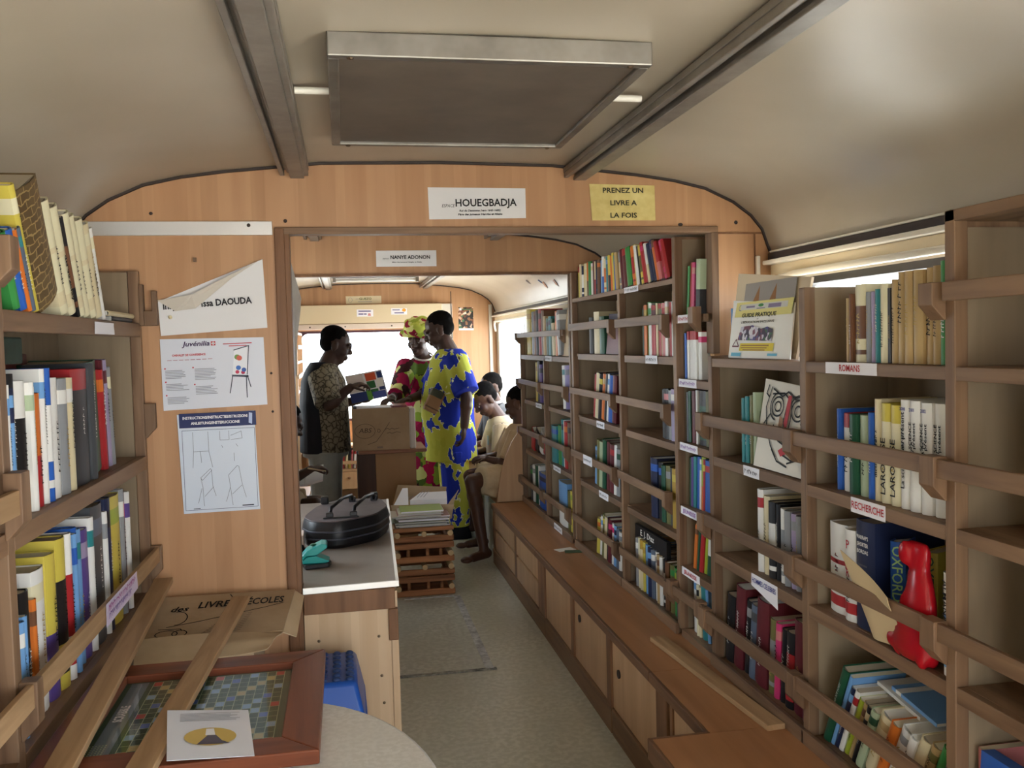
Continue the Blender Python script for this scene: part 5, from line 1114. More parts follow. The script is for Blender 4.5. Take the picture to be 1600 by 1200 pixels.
b = MB().cone((-.44, 5.52, .51), (-.27, 5.48, .545), .115, .10, 14).cone((-.44, 5.7, .51), (-.26, 5.72, .52), .115, .10, 14); b.remesh('shorts', KHAKI, p, .008, 4)
t = thing('open_book', 'open white book lying on the knees of the pupil on the left', 'book', (-.25, 5.6, .66))
for x0, x1, s_ in ((-.36, -.26, -1), (-.258, -.15, 1)):
    zz = (.665, .665) if s_ < 0 else (.665, .69)
    MB().add([(x0, 5.49, zz[0]), (x1, 5.49, zz[1]), (x1, 5.73, zz[1] + .06), (x0, 5.73, zz[0] + .06), (x0, 5.49, zz[0] + .012), (x1, 5.49, zz[1] + .012), (x1, 5.73, zz[1] + .072), (x0, 5.73, zz[0] + .072)], [(3, 2, 1, 0), (4, 5, 6, 7), (0, 1, 5, 4), (1, 2, 6, 5), (2, 3, 7, 6), (3, 0, 4, 7)]).build('page_block', PAPER, t)
tag(MB().cone((-.235, 5.47, .775), (-.13, 5.42, .76), .005, .004, 8).build('pencil', mat('pale_pencil', 'c9b89a', .5), smooth=50), 'pencil in the hand of the pupil on the left', 'pencil')
# ------------------------------------------------------------------ books
CN = {'red': 'a8262a', 'maroon': '5f2028', 'pink': 'c9386e', 'rose': 'c87878', 'orange': 'd0702a', 'yellow': 'cdbb4e', 'gold': 'b8963a', 'lime': '9fae34', 'green': '3a8a44', 'dark green': '1f5038', 'pale green': 'a9b896', 'teal': '2e7f84', 'light blue': '6f9fd0', 'blue': '2a5cb0', 'navy': '1e2748', 'purple': '5a468a', 'lilac': 'a294b4', 'black': '1b1a1c', 'dark grey': '45474a', 'grey': '8e9092', 'white': 'e4e2dc', 'cream': 'd9cba4', 'tan': 'b89c6c', 'brown': '6f4a32', 'ivory': 'e0d8b4', 'slate': '5a6678', 'olive': '6d6a3a'}
BM = {}
def book_mat(c1, c2=None, st=0):
    k = (c1, c2, st)
    if k in BM: return BM[k]
    if not c2: m = mat('book_' + c1.replace(' ', '_'), CN[c1], .42)
    else:
        m, N, L, b = nt('book_%s_%s_%d' % (c1.replace(' ', '_'), c2.replace(' ', '_'), st)); tc = N.new('ShaderNodeTexCoord'); sx = N.new('ShaderNodeSeparateXYZ'); L.new(tc.outputs['Generated'], sx.inputs[0])
        a, q = CN[c1], CN[c2]
        stops = {0: [(0, a), (.78, q), (.9, a)], 1: [(0, a), (.82, q)], 2: [(0, q), (.45, a)], 3: [(0, a), (.1, q), (.16, a), (.3, q), (.72, a)], 4: [(0, a), (.08, q), (.2, a), (.55, q), (.6, a)]}[st]
        r = ramp(N, stops, 'CONSTANT'); L.new(sx.outputs['Z'], r.inputs[0]); L.new(r.outputs[0], b.inputs['Base Color']); b.inputs['Roughness'].default_value = .42; m.diffuse_color = lin(a)
    BM[k] = m; return m
PAGES = [mat('page_edges_cream', 'd8cdb4', .8), mat('page_edges_grey', 'b5aa96', .8), mat('page_edges_white', 'e2dfd6', .8)]
def book_mesh(t, h, d, hard):
    c = min(.0025 if hard else .0009, t * .25); rd = min(t * .25, .008) if t > .012 else 0
    n = 4 if rd else 1
    out = [(0, d), (0, rd)] + ([(t * k / n, rd * (1 - math.sin(math.pi * k / n))) for k in range(1, n)] if rd else []) + [(t, rd), (t, d)]
    if not rd: out = [(0, d), (0, 0), (t, 0), (t, d)]
    k = len(out); inn = []
    for i, (x, y) in enumerate(out): inn.append((min(max(x, c), t - c), y if i in (0, k - 1) else max(y + c, c)))
    vs = [(x, y, z) for z in (0, h) for x, y in out] + [(x, y, z) for z in (0, h) for x, y in inn]
    fs = []
    for i in range(k - 1):
        fs += [(i, i + 1, k + i + 1, k + i), (2 * k + i, 3 * k + i, 3 * k + i + 1, 2 * k + i + 1), (i, 2 * k + i, 2 * k + i + 1, i + 1), (k + i, k + i + 1, 3 * k + i + 1, 3 * k + i)]
    for i in (0, k - 1): fs.append((i, k + i, 3 * k + i, 2 * k + i))
    return MB().add(vs, fs), c, rd
def ordn(i): return '%d%s' % (i, 'th' if 10 < i % 100 < 14 else {1: 'st', 2: 'nd', 3: 'rd'}.get(i % 10, 'th'))
def book(Mw, t, h, d, c1, c2=None, st=0, label='', group=None, title=None, name='book'):
    hard = t > .022
    b, c, rd = book_mesh(t, h, d, hard)
    o = b.build(name, book_mat(c1, c2, st), None, smooth=35); o.matrix_world = Mw
    me = MB().box(c, t - c, rd + c + .0005, d - (.003 if hard else 0), .003 if hard else .0002, h - (.003 if hard else .0002)).mesh('page_block', rnd.choice(PAGES))
    q = bpy.data.objects.new('page_block', me); COL.objects.link(q); q.parent = o
    for tt in title or ():
        s, zc, size, ink, w, mode = tt   # mode 0 upward, 1 downward, 2 across the spine, 3 on the front board
        me = text_mesh(s, size, ink, .0003); xs = [v.co.x for v in me.vertices]; k = w / (max(xs) - min(xs))
        for v in me.vertices: v.co.x *= k
        if mode == 3: fr = Matrix.Translation((-.0006, d * .5, zc)) @ Matrix(((0, 0, -1, 0), (-1, 0, 0, 0), (0, 1, 0, 0), (0, 0, 0, 1)))
        else: fr = Matrix.Translation((t / 2, -.0006, zc)) @ Matrix(((1, 0, 0, 0), (0, 0, -1, 0), (0, 1, 0, 0), (0, 0, 0, 1))) @ Matrix.Rotation({0: R(90), 1: R(-90), 2: 0}[mode], 4, 'Z')
        me.transform(fr); w_ = bpy.data.objects.new('title', me); COL.objects.link(w_); w_.parent = o
    tag(o, label, 'book', group); return o
NBOOK = 0
def row(side, x, z, s0, s1, spec, where, fit=True, d=.15, xj=.012):
    """one row of standing books; s0 -> s1 runs left to right as seen facing the spines.
    spec items: colour[/second colour[/style]],thickness mm,height cm[,lean deg]"""
    global NBOOK
    it = []
    for e in spec.split(';'):
        q = e.strip().split(','); cc = q[0].split('/')
        it.append(dict(c=cc[0], c2=cc[1] if len(cc) > 1 else None, st=int(cc[2]) if len(cc) > 2 else 0, t=float(q[1]) / 1000, h=float(q[2]) / 100, l=R(float(q[3])) if len(q) > 3 else 0.))
    L = abs(s1 - s0); tot = sum(i['t'] / math.cos(i['l']) for i in it); k = L / tot if fit else 1
    base = Matrix.Rotation(R(-90 if side > 0 else 90), 4, 'Z'); sgn = -1 if side > 0 else 1
    s = 0; res = []
    for n, i in enumerate(it):
        t = i['t'] * k; th = i['l']; foot_ = t / math.cos(th)
        piv = t if th > 0 else 0; at = s + (foot_ if th > 0 else 0)
        xx = x + (rnd.uniform(0, xj) if side > 0 else -rnd.uniform(0, xj))
        Mw = Matrix.Translation((xx, s0 + sgn * at, z + .0004)) @ base @ Matrix.Rotation(th, 4, 'Y') @ Matrix.Translation((-piv, 0, 0))
        tw = 'thick' if t > .026 else 'slim' if t < .011 else ('leaning' if abs(th) > .1 else 'upright')
        col = i['c'] + (' and ' + i['c2'] if i['c2'] else '')
        pos = 'leftmost' if n == 0 else 'rightmost' if n == len(it) - 1 else ordn(n + 1) + ' from left'
        if len(it) == 1: pos = 'alone'
        if len(col.split()) > 3: tw = ''
        o = book(Mw, t * .985, i['h'], min(d, .13 + .03 * rnd.random() + .03 * (i['h'] > .22)), i['c'], i['c2'], i['st'], ('%s %s book, %s %s' % (tw, col, pos, where)).strip(), 'books ' + where)
        if t > .0105 and abs(s0) < 3.0 and i['c'] != 'stone': marks(o)
        res.append(o); s += foot_; NBOOK += 1
    return res
def title(o, s, zc, size, ink, w, mode=0):
    me0 = o.data; xs = [v.co.x for v in me0.vertices]; t = max(xs); d = max(v.co.y for v in me0.vertices)
    me = text_mesh(s, size, ink, .0003); xs = [v.co.x for v in me.vertices]; k = w / (max(xs) - min(xs))
    for v in me.vertices: v.co.x *= k
    if mode == 4: fr = Matrix.Translation((t + .0008, d * .5, zc)) @ Matrix(((0, 0, 1, 0), (1, 0, 0, 0), (0, 1, 0, 0), (0, 0, 0, 1)))
    elif mode == 3: fr = Matrix.Translation((-.0008, d * .5, zc)) @ Matrix(((0, 0, -1, 0), (-1, 0, 0, 0), (0, 1, 0, 0), (0, 0, 0, 1)))
    else: fr = Matrix.Translation((t / 2, -.0008, zc)) @ Matrix(((1, 0, 0, 0), (0, 0, -1, 0), (0, 1, 0, 0), (0, 0, 0, 1))) @ Matrix.Rotation({0: R(90), 1: R(-90), 2: 0}[mode], 4, 'Z')
    me.transform(fr); q = bpy.data.objects.new('title', me); COL.objects.link(q); q.parent = o; return q
DARKC = ('black', 'navy', 'maroon', 'dark green', 'dark grey', 'purple', 'brown', 'slate', 'blue', 'red', 'teal', 'green', 'olive', 'stone')
def marks(o, ink=None, seed=None):
    # lines of print too small to read, running up the spine
    xs = [v.co for v in o.data.vertices]; t = max(v.x for v in xs); h = max(v.z for v in xs)
    r = random.Random(seed if seed is not None else hash(o['label']) % 9999 if False else sum(map(ord, o['label'])))
    c = o.data.materials[0].name; dk = any(c.startswith('book_' + q.replace(' ', '_')) for q in DARKC)
    ink = ink or (WINK if dk else INK) if r.random() < .8 else mat('gold_print', 'b89a4c', .5)
    f = Fr((0, 0, 0), (0, 0, 1), (-1, 0, 0))
    f.o, f.x, f.y, f.n = V((0, 0, 0)), V((0, 0, 1)), V((-1, 0, 0)), V((0, -1, 0))
    z0 = h * r.uniform(.2, .45); hh = min(t * r.uniform(.22, .4), .012)
    q = scrib(f, None, z0, z0 + h * r.uniform(.25, .45), -t / 2, hh, ink, r.randint(0, 999), 'printed_lines')
    q.parent = o
X = 1.205
GREYINK = mat('grey_ink', '6a6a6e', .6); WINK = mat('white_ink', 'e8e6e0', .5); GINK = mat('pale_green_ink', 'a8cf8a', .5); DG = mat('dark_green_ink', '2c5a2c', .5)
# near bay
r = row(1, X, 1.4275, 2.022, 1.64, 'tan,10,15.5;brown,8,16.5;ivory/brown/3,26,18.6;grey,11,16.6;lilac,10,16.6;teal,12,17;ivory,16,18;black,6,17;tan,14,18.8;tan,16,20.2;tan,16,20.2;tan,18,20.2;tan,16,20.4;tan,14,20.6;green,18,21.4', 'on the ROMANS shelf')
title(r[2], 'LA VIE QUOTIDIENNE', .165, .008, INK, .10, 3)
r = row(1, X, 1.1055, 2.075, 1.645, 'blue,14,20.4;white/red/1,30,19.4;dark green,26,19.5;pale green,32,19.5;blue,18,20.4;cream,20,23.8;ivory/yellow/1,26,23;ivory/yellow/1,26,22.8;white,26,24.2;white,26,24.2;white,26,24;white,26,24;grey,14,23.5', 'on the RECHERCHE shelf')
title(r[5], 'dictionnaire', .1, .014, INK, .09, 0); title(r[6], 'LAROUSSE', .085, .026, INK, .13, 0); title(r[7], 'LAROUSSE', .085, .026, INK, .13, 0); title(r[8], 'La science au présent', .13, .018, INK, .17, 0)
for q, yr in ((r[9], '2001'), (r[10], '2002'), (r[11], '')):
    title(q, 'LA SCIENCE', .155, .013, INK, .08, 0).location.x = -.006; title(q, 'au présent', .155, .013, INK, .08, 0).location.x = .007
    if yr: title(q, yr, .222, .01, BLUEINK, .018, 2)
title(r[8], '2000', .222, .01, BLUEINK, .02, 2)
r = row(1, X, .7855, 2.125, 1.99, 'white/red/4,44,23;white/red/4,26,22.8', 'on shelf under RECHERCHE label'); title(r[1], 'P', .19, .03, RED, .014, 2); title(r[1], 'R', .12, .03, RED, .014, 2); marks(r[0], RED)
o = book(Matrix.Translation((X, 1.985, .786)) @ Matrix.Rotation(R(-90), 4, 'Z'), .078, .262, .19, 'navy', None, 0, 'very thick navy dictionary standing under the RECHERCHE label', 'big dictionaries')
for k, s_ in enumerate(("HARRAP'S", 'SHORTER', 'BORDAS')): title(o, s_, .222 - .017 * k, .013, WINK, .046, 2)
title(o, 'FRANÇAIS ANGLAIS', .155, .006, GREYINK, .035, 2)
o = book(Matrix.Translation((X + .03, 1.885, .786)) @ Matrix.Rotation(R(-90 + 38), 4, 'Z'), .034, .225, .14, 'blue', None, 0, 'blue dictionary lettered OXFORD in pale green, turned to show its cover', 'big dictionaries')
title(o, 'OXFORD', .15, .034, GINK, .13, 1); title(o, 'O', .165, .05, GINK, .035, 4).location.y = -.02; title(o, 'P', .115, .05, GINK, .03, 4).location.y = -.02
f = Fr((0, 0, 0), (0, -1, 0), (0, 0, 1))
o2 = book(Matrix.Translation((X + .045, 1.79, .786)) @ Matrix.Rotation(R(-90 + 22), 4, 'Z'), .036, .222, .14, 'yellow', None, 0, 'yellow dictionary lettered OXFORD, right of the blue one', 'big dictionaries')
title(o2, 'OXFORD', .15, .036, DG, .13, 1)
book(Matrix.Translation((X + .09, 1.70, .786)) @ Matrix.Rotation(R(-90), 4, 'Z'), .045, .25, .13, 'grey', None, 0, 'large grey book standing behind the red bag', None)
o = book(Matrix.Translation((X - .005, 1.652, .786)) @ Matrix.Rotation(R(-90), 4, 'Z'), .026, .215, .15, 'white', 'light blue', 2 if False else 4, 'white almanac spine at the right end under the RECHERCHE shelf', None); title(o, 'ALMANACK', .14, .022, INK, .12, 1)
b = MB().loft([(1.195, 1.735, .789, .018, .055), (1.192, 1.735, .81, .026, .07), (1.192, 1.725, .85, .026, .062), (1.194, 1.715, .92, .024, .05), (1.197, 1.715, .96, .02, .036), (1.20, 1.72, .99, .016, .026), (1.20, 1.718, 1.015, .016, .029), (1.20, 1.722, 1.035, .014, .033), (1.20, 1.727, 1.046, .008, .03)])
rq = random.Random(4)
for k in range(34):
    zz = rq.uniform(.80, 1.03); b.ell((1.192 + rq.uniform(-.012, .012), 1.725 + rq.uniform(-1, 1) * (.055 if zz < .9 else .022), zz), (.012, rq.uniform(.008, .02), rq.uniform(.012, .035)))
b.ell((1.19, 1.79, .815), (.018, .03, .022))
tag(b.remesh('plastic_bag', mat('red_plastic', 'a80f1c', .25), None, .006, 2), 'crumpled red plastic bag stuffed in the shelf beside the almanac', 'bag')
tag(sheet('paper_folder', (1.163, 1.95, .985), (1.15, 1.75, .925), (1.205, 1.77, .80), (1.20, 1.88, .79), mat('cream_card', 'd4bc92', .6), None, .0015, .008, 9, smooth=70), 'curling cream card folder bulging out behind the lower rail', 'folder')
r = row(1, X, .4305, 2.15, 1.70, 'dark green,20,24,24;light blue,10,23,24;navy/light blue,12,20,24;white/red,12,20,24;lime,14,18,24;tan/brown,14,18,24;black/cream,12,18,24;pale green/dark green,18,18,24;cream/tan,30,18,24;orange,20,18,24;white/grey,26,18,24;white,16,18,24;cream,22,19,24;tan/olive,18,19,24;green,18,20,24;white/dark grey,18,18,24', 'in bottom bay below the dictionaries')
for i, (c, z0, l) in enumerate((('white', .625, 'lower white booklet lying on the leaning books in the bottom bay'), ('light blue', .635, 'upper blue and white magazine lying on the leaning books in the bottom bay'))):
    o = book(Matrix.Translation((1.275, 2.0 - .06 * i, z0)) @ Matrix.Rotation(R(-90), 4, 'Z') @ Matrix.Rotation(R(8), 4, 'Y') @ Matrix.Rotation(R(-90), 4, 'Y') @ Matrix.Translation((0, 0, -.17)), .009, .17, .11, c, 'white' if i else None, 0, l, None)
# magazines shown face on
def facing(name, cat, label, tl, tr, br, bl, th, m):
    o = sheet(name, tl, tr, br, bl, m, None, th, .0006, 3, smooth=60); tag(o, label, cat)
    n = (V(tr) - V(tl)).cross(V(bl) - V(tl)).normalized() * -1
    return o, Fr(V(bl) + n * (th + .0022), V(br) - V(bl), V(tl) - V(bl))
m_ = mat('ivory_cover', 'd8c6a8', .6)
o, f = facing('picture_book', 'book', 'large pale picture book with sailing boats behind the yellow guide', (1.285, 2.766, 1.70), (1.285, 2.30, 1.655), (1.245, 2.32, 1.428), (1.245, 2.765, 1.428), .008, m_)
f.rects(o, [(.07, .09, .40, .235)], mat('sea_grey_print', '9a948e', .5)); SAIL = mat('ochre_print', '9a6a3a', .5)
for u in (.13, .24): f.poly(o, [(u, .17), (u + .045, .17), (u + .042, .225)], SAIL, 'printed_sail', .0012); f.rects(o, [(u - .01, .155, u + .055, .17)], SAIL, h=.0013)
gm = mat('guide_cover', 'f6f5ee', .4)
o, f = facing('booklet', 'booklet', 'bright booklet titled GUIDE PRATIQUE facing out on the shelf', (1.262, 2.765, 1.612), (1.262, 2.36, 1.588), (1.222, 2.318, 1.4285), (1.222, 2.725, 1.4285), .004, gm)
f.rects(o, [(-.005, .13, .37, .178)], mat('pale_yellow_print', 'e6dd8e', .45)); f.rects(o, [(.03, .152, .34, .170)], mat('logo_strip', 'd5d6d0', .45), h=.0009)
f.lines(o, [ring(.03, .16, .012, .009, 14, 40, 320)], .002, mat('blue_logo', '6078a8', .5)); f.poly(o, ring(.17, .164, .018, .005, 14)[:-1], mat('green_logo', '3a8a4a', .5), h=.0012); f.rects(o, [(.07, .158, .13, .164), (.145, .153, .2, .156), (.22, .154, .30, .166)], mat('violet_grey_logo', '8a80a4', .5), h=.0012)
f.text(o, 'GUIDE PRATIQUE', .165, .134, .017, mat('dark_olive_ink', '4a4a38', .6), .0006, w=.23, h=.0014); f.text(o, 'sur', .165, .122, .009, mat('dark_olive_ink'), h=.0014); f.text(o, "L'EDUCATION INCLUSIVE", .165, .112, .0085, mat('dark_olive_ink'), .0003, w=.22, h=.0014)
pm2, N, L, bb = nt('crowd_photo'); tc = N.new('ShaderNodeTexCoord'); vo = nd(N, 'ShaderNodeTexVoronoi'); vo.inputs['Scale'].default_value = 70; L.new(tc.outputs['Object'], vo.inputs['Vector']); sp = N.new('ShaderNodeSeparateColor'); L.new(vo.outputs['Color'], sp.inputs[0])
rr = ramp(N, [(0, '3a3348'), (.3, '7a4a5a'), (.45, 'cfcbd8'), (.65, '54508a'), (.8, 'e2e0e4'), (.9, '3f6a4a')], 'CONSTANT'); L.new(sp.outputs[0], rr.inputs[0]); L.new(rr.outputs[0], bb.inputs['Base Color'])
f.poly(o, [(.05, .056), (.28, .052), (.275, .088), (.24, .096), (.2, .09), (.14, .102), (.06, .098)], pm2, 'printed_photo', .0012)
f.rects(o, [(.075, .022, .30, .046)], mat('yellow_print', 'e8d23a', .45), h=.001); f.lines(o, [[(.02, .036), (.04, .058), (.065, .036), (.02, .036)]], .004, mat('brown_red_print', '6a2a3a', .5)); f.rects(o, [(.085, .037, .27, .041), (.085, .03, .26, .033), (.1, .0235, .25, .0265)], mat('ochre_print'), h=.0014)
f.rects(o, [(.02, .005, .09, .016), (.27, .008, .33, .015)], mat('cyan_print', '6cc0dc', .45))
book(Matrix.Translation((1.25, 2.772, 1.428)) @ Matrix.Rotation(R(-90), 4, 'Z'), .005, .16, .14, 'light blue', None, 0, 'thin light blue booklet standing left of the yellow guide', None)
# second bay: shelf with the drawn face
row(1, X, 1.1055, 2.63, 2.535, 'dark green,8,19.5;teal,12,20;teal,14,20.6;olive,14,21;pale green,12,22', 'left of the drawn face cover')
o, f = facing('picture_book', 'book', 'large white book whose cover shows a wild drawn face', (1.262, 2.52, 1.365), (1.262, 2.20, 1.345), (1.215, 2.20, 1.106), (1.215, 2.515, 1.106), .016, mat('white_cover', 'ddd6c6', .45))
SC_ = [[(.05, .24), (.03, .18), (.05, .12), (.09, .07), (.13, .04)], ring(.10, .185, .035, .028), ring(.10, .185, .018, .014), ring(.22, .18, .037, .03), ring(.22, .178, .018, .015), [(.06, .22), (.13, .225), (.16, .21)], [(.18, .215), (.25, .22), (.29, .2)], [(.14, .12), (.21, .115), (.25, .12), (.25, .08), (.2, .07), (.14, .085), (.14, .12)], [(.16, .118), (.165, .075)], [(.19, .116), (.19, .07)], [(.22, .117), (.22, .075)], [(.28, .16), (.27, .1), (.29, .05)], [(.2, .03), (.27, .05), (.3, .035)], ring(.10, .185, .045, .04, 16, 100, 260), [(.03, .13), (.06, .16)], [(.26, .24), (.27, .25), (.28, .235), (.3, .25)], ring(.22, .18, .047, .042, 18, -60, 150), [(.06, .235), (.12, .215), (.15, .23), (.2, .21)], [(.155, .2), (.145, .15), (.15, .13)], [(.18, .2), (.185, .15), (.18, .13)], [(.09, .13), (.11, .1), (.135, .085)], [(.26, .14), (.262, .1)], [(.145, .1), (.25, .097)], ring(.17, .105, .01, .012, 10), ring(.20, .105, .01, .012, 10), [(.04, .21), (.02, .22), (.03, .245)], [(.17, .05), (.22, .04), (.26, .06)], [(.1, .06), (.14, .03), (.2, .02)]]
f.lines(o, SC_, .005, INK, 'drawing'); f.poly(o, [(.155, .22), (.175, .22), (.17, .13), (.16, .12), (.15, .14)], RED, 'drawing', .0012); f.poly(o, [(.14, .06), (.17, .075), (.2, .06), (.16, .045)], RED, 'drawing', .0012); f.poly(o, [(.12, .16), (.145, .15), (.14, .12), (.12, .13)], mat('ochre_print'), 'drawing', .0011)
row(1, X, .7855, 2.53, 2.205, 'white/red,26,25;cream,28,23.5;black/white/3,30,22.5;black,18,22.3;white/grey/3,24,21.5;grey,22,21.5;lilac/grey,22,21.2;grey,18,21;black,26,20.8;brown,22,20.6', 'above the HOMMES CELEBRES label')
r = row(1, X, .4305, 2.775, 2.205, 'black,44,22.5,7;maroon,46,27,7;black/grey,30,24,7;slate/dark grey,34,24,7;maroon,54,27,6;olive/grey/3,32,23,5;pink/rose,22,23,5;black,24,22,5;black/red/3,32,22.5,5;maroon,46,27,3;maroon,40,27,3', 'under the HOMMES CELEBRES label')
# near right corner bay
r = row(1, X + .02, 1.1055, 1.40, 1.376, 'cream/brown/4,24,25.8', 'in the near right corner'); r[0]['label'] = 'cream book with brown squares beside the dark facing book at right edge'
o, f = facing('picture_book', 'book', 'dark navy book facing out at the right picture edge', (1.235, 1.372, 1.37), (1.235, 1.16, 1.37), (1.225, 1.16, 1.106), (1.225, 1.372, 1.106), .012, book_mat('navy')); f.poly(o, [(0, .255), (.21, .255), (.21, .21), (.1, .2), (.03, .22)], RED, 'printed_patch', .001); f.text(o, 'S', .04, .175, .035, GINK); f.poly(o, [(0, .11), (.21, .13), (.21, .06), (0, .06)], book_mat('olive'), 'printed_patch', .001)
o = tag(MB().box(1.21, 1.40, 1.395, 1.412, .7855, 1.05).build('wooden_slat_folder', mat('orange_wood_board', 'a86a30', .5), bevel=.003), 'orange wooden board standing behind the light blue spine at right', 'board')
r = row(1, X, .7855, 1.391, 1.34, 'light blue/white/1,50,22', 'in the near right corner'); r[0]['label'] = 'light blue book with black lettering at the right picture edge'; title(r[0], 'LECTURES', .10, .024, INK, .10, 0)
o, f = facing('picture_book', 'book', 'bright blue book facing out in the bottom right corner', (1.245, 1.55, .665), (1.245, 1.30, .665), (1.23, 1.30, .431), (1.23, 1.55, .431), .03, book_mat('blue')); f.rects(o, [(.03, .205, .2, .212), (.03, .18, .2, .186)], mat('navy_print'))
o = book(Matrix.Translation((1.22, 1.572, .431)) @ Matrix.Rotation(R(-90), 4, 'Z'), .02, .232, .12, 'black', 'rose', 1, 'black book left of the bright blue one, bottom right corner')
# narrow bookcase
CDW = 'on %s shelf of narrow bookcase'
row(1, X, 1.5755, 3.07, 2.945, 'green,18,17.5,7;red,30,18.5,7;pink/rose,26,18.4,6;slate,38,18.6,6;pale green/black/2,36,19,4', CDW % 'top')
row(1, X, 1.3485, 3.085, 2.945, 'blue,18,16.4;white/red/1,22,17;white/red/1,22,17;white/red/1,22,17;white/red/1,22,17;white/red/1,22,17;white/red/1,22,17;white/pink,34,16.6', CDW % 'second')
row(1, X, 1.1205, 3.08, 2.885, 'dark grey,20,18;dark green,18,18.4;maroon,24,18.6;lilac/maroon/2,22,19;white,12,19;black/dark green/3,60,19;olive,22,19', CDW % 'third')
row(1, X, .8885, 3.075, 2.885, 'dark green,20,17.5,3;purple,16,18,3;teal,22,18.4,3;blue,24,18.6,3;white/light blue,12,18,3;lime/orange/2,30,19,3;red/yellow,14,18.4,3;blue/red,42,18.4,3', CDW % 'fourth')
row(1, X, .6675, 3.04, 2.90, 'orange/brown,20,16.5,9;white/teal,16,17,10;dark green,14,16.6,10;red,28,17,10;lime,22,16.6,9;white/dark green/2,34,16,7', CDW % 'fifth')
row(1, X, .4305, 3.07, 2.90, 'white/light blue,44,20;ivory/black,14,18.5;cream,14,18;teal,40,19,-4;light blue,16,18.5,-6', CDW % 'bottom')
# tall bookcase, children's books along the top
cols = 'red/maroon,yellow/red,cream,navy/white,yellow,cream/ivory,orange/brown,green,white/cream,maroon,cream/red,black/navy,brown/orange,light blue,white/blue,cream/orange,teal/light blue,orange/gold,yellow/black,orange,yellow,blue/teal,tan,grey/cream,maroon,maroon/red,green,orange/red,yellow/orange,white,black,yellow/olive,red/pink,red,white/cream,navy,navy/purple,orange/brown,red/rose,pink/red,red'.split(',')
sp_ = []
for i, c in enumerate(cols):
    u = i / (len(cols) - 1); hh = 15.5 + 1.6 * rnd.random() + 1.5 * max(0, u - .4); sp_.append('%s,%d,%.1f,%.1f' % (c + ('/%d' % (i % 4) if '/' in c else ''), rnd.choice((16, 20, 22, 26, 30)) + (14 if c in ('maroon', 'green', 'maroon/red') else 0), hh, -26 * max(0, (u - .35) / .65) if u > .35 else rnd.uniform(-1, 1)))
row(1, X - .01, 1.7135, 4.55, 3.20, ';'.join(sp_), 'in top row of the tall bookcase')
TW_ = 'of the tall bookcase\'s %s column, %s shelf'
def tw(c, s): return 'in tall bookcase, %s column, %s shelf' % (c, s)
row(1, X, 1.4275, 4.37, 4.13, 'dark grey,30,18;cream,46,20.5;dark green,40,18', tw('left', 'upper'))
o, f = facing('picture_book', 'book', 'dark navy and red book facing out, upper left in the tall bookcase', (1.25, 4.11, 1.615), (1.25, 3.80, 1.61), (1.23, 3.80, 1.4275), (1.23, 4.11, 1.4275), .01, book_mat('maroon', 'navy', 1))
row(1, X, 1.4275, 3.57, 3.13, 'dark green,20,19;black,26,20;orange/gold,26,20.5;green,28,21.5;white/green,28,21;red/maroon,40,20;cream,18,20.6;red/olive,36,20.4;lime/dark green,28,20;rose/red,40,20.4;white/cream,24,20.8;red,22,20.4;white,24,20.6;black,40,20.4;teal/navy,40,20', tw('right', 'upper'))
row(1, X, 1.1075, 4.36, 3.96, 'red,34,22,12;cream,34,23,12;black/yellow,30,22.4,12;orange/tan,36,22.6,12;black,40,22.6,12;white/light blue,26,22.8,11;blue,40,22.4,11;maroon,44,22.4,8', tw('left', 'second'))
row(1, X, 1.1075, 3.36, 3.15, 'dark grey,32,19;black/rose,40,19.4;grey,30,19;lilac/white,34,19.6;purple/rose,36,19', tw('right', 'second'))
row(1, X, .7745, 4.36, 3.93, 'light blue/slate,40,19,6;olive,42,23,6;pale green,44,22.6,6;dark green,40,24,6;maroon,60,23.4,6;maroon/red,60,23,5;white,28,23.6,6;grey/dark green,40,22,4', tw('left', 'third'))
row(1, X, .7745, 3.49, 3.14, 'navy/blue,70,24;black/blue,44,23;dark green,36,22.4;olive/grey,40,22.8;dark grey,34,22.4;gold/yellow,44,22.8;orange/yellow,50,22.6', tw('right', 'third'))
row(1, X, .4305, 4.33, 3.93, 'yellow/orange,36,18,9;white/light blue,30,20,9;olive/yellow,36,21.6,9;cream,38,21,9;black,34,21,8;maroon/pink,36,21.4,8;white/pink,30,20,7;light blue/navy,36,19.6,6;slate,36,19,5;white/grey,34,18,4', tw('left', 'bottom'))
r = row(1, X, .4305, 3.70, 3.14, 'grey/white,24,21;ivory,30,21.6;cream/gold/1,26,21.4;yellow/gold,20,21;light blue,34,20.6;navy/light blue,28,20.4;slate/white,28,20.2;white/grey,26,20;tan/brown,30,19.6;white,22,19.4;black/white/3,28,19.2;brown,30,19;olive/green,34,18.8;green/lime,36,18.6;dark grey,30,18.2;white/black/3,32,18', tw('right', 'bottom'))
o, f = facing('picture_book', 'book', 'large black book lettered E. J. Diaz standing tall in the bottom row', (1.245, 3.74, .69), (1.245, 3.35, .69), (1.24, 3.35, .431), (1.24, 3.74, .431), .018, book_mat('black')); f.text(o, 'E. J. Diaz', .16, .235, .035, WINK, .0004, w=.17)
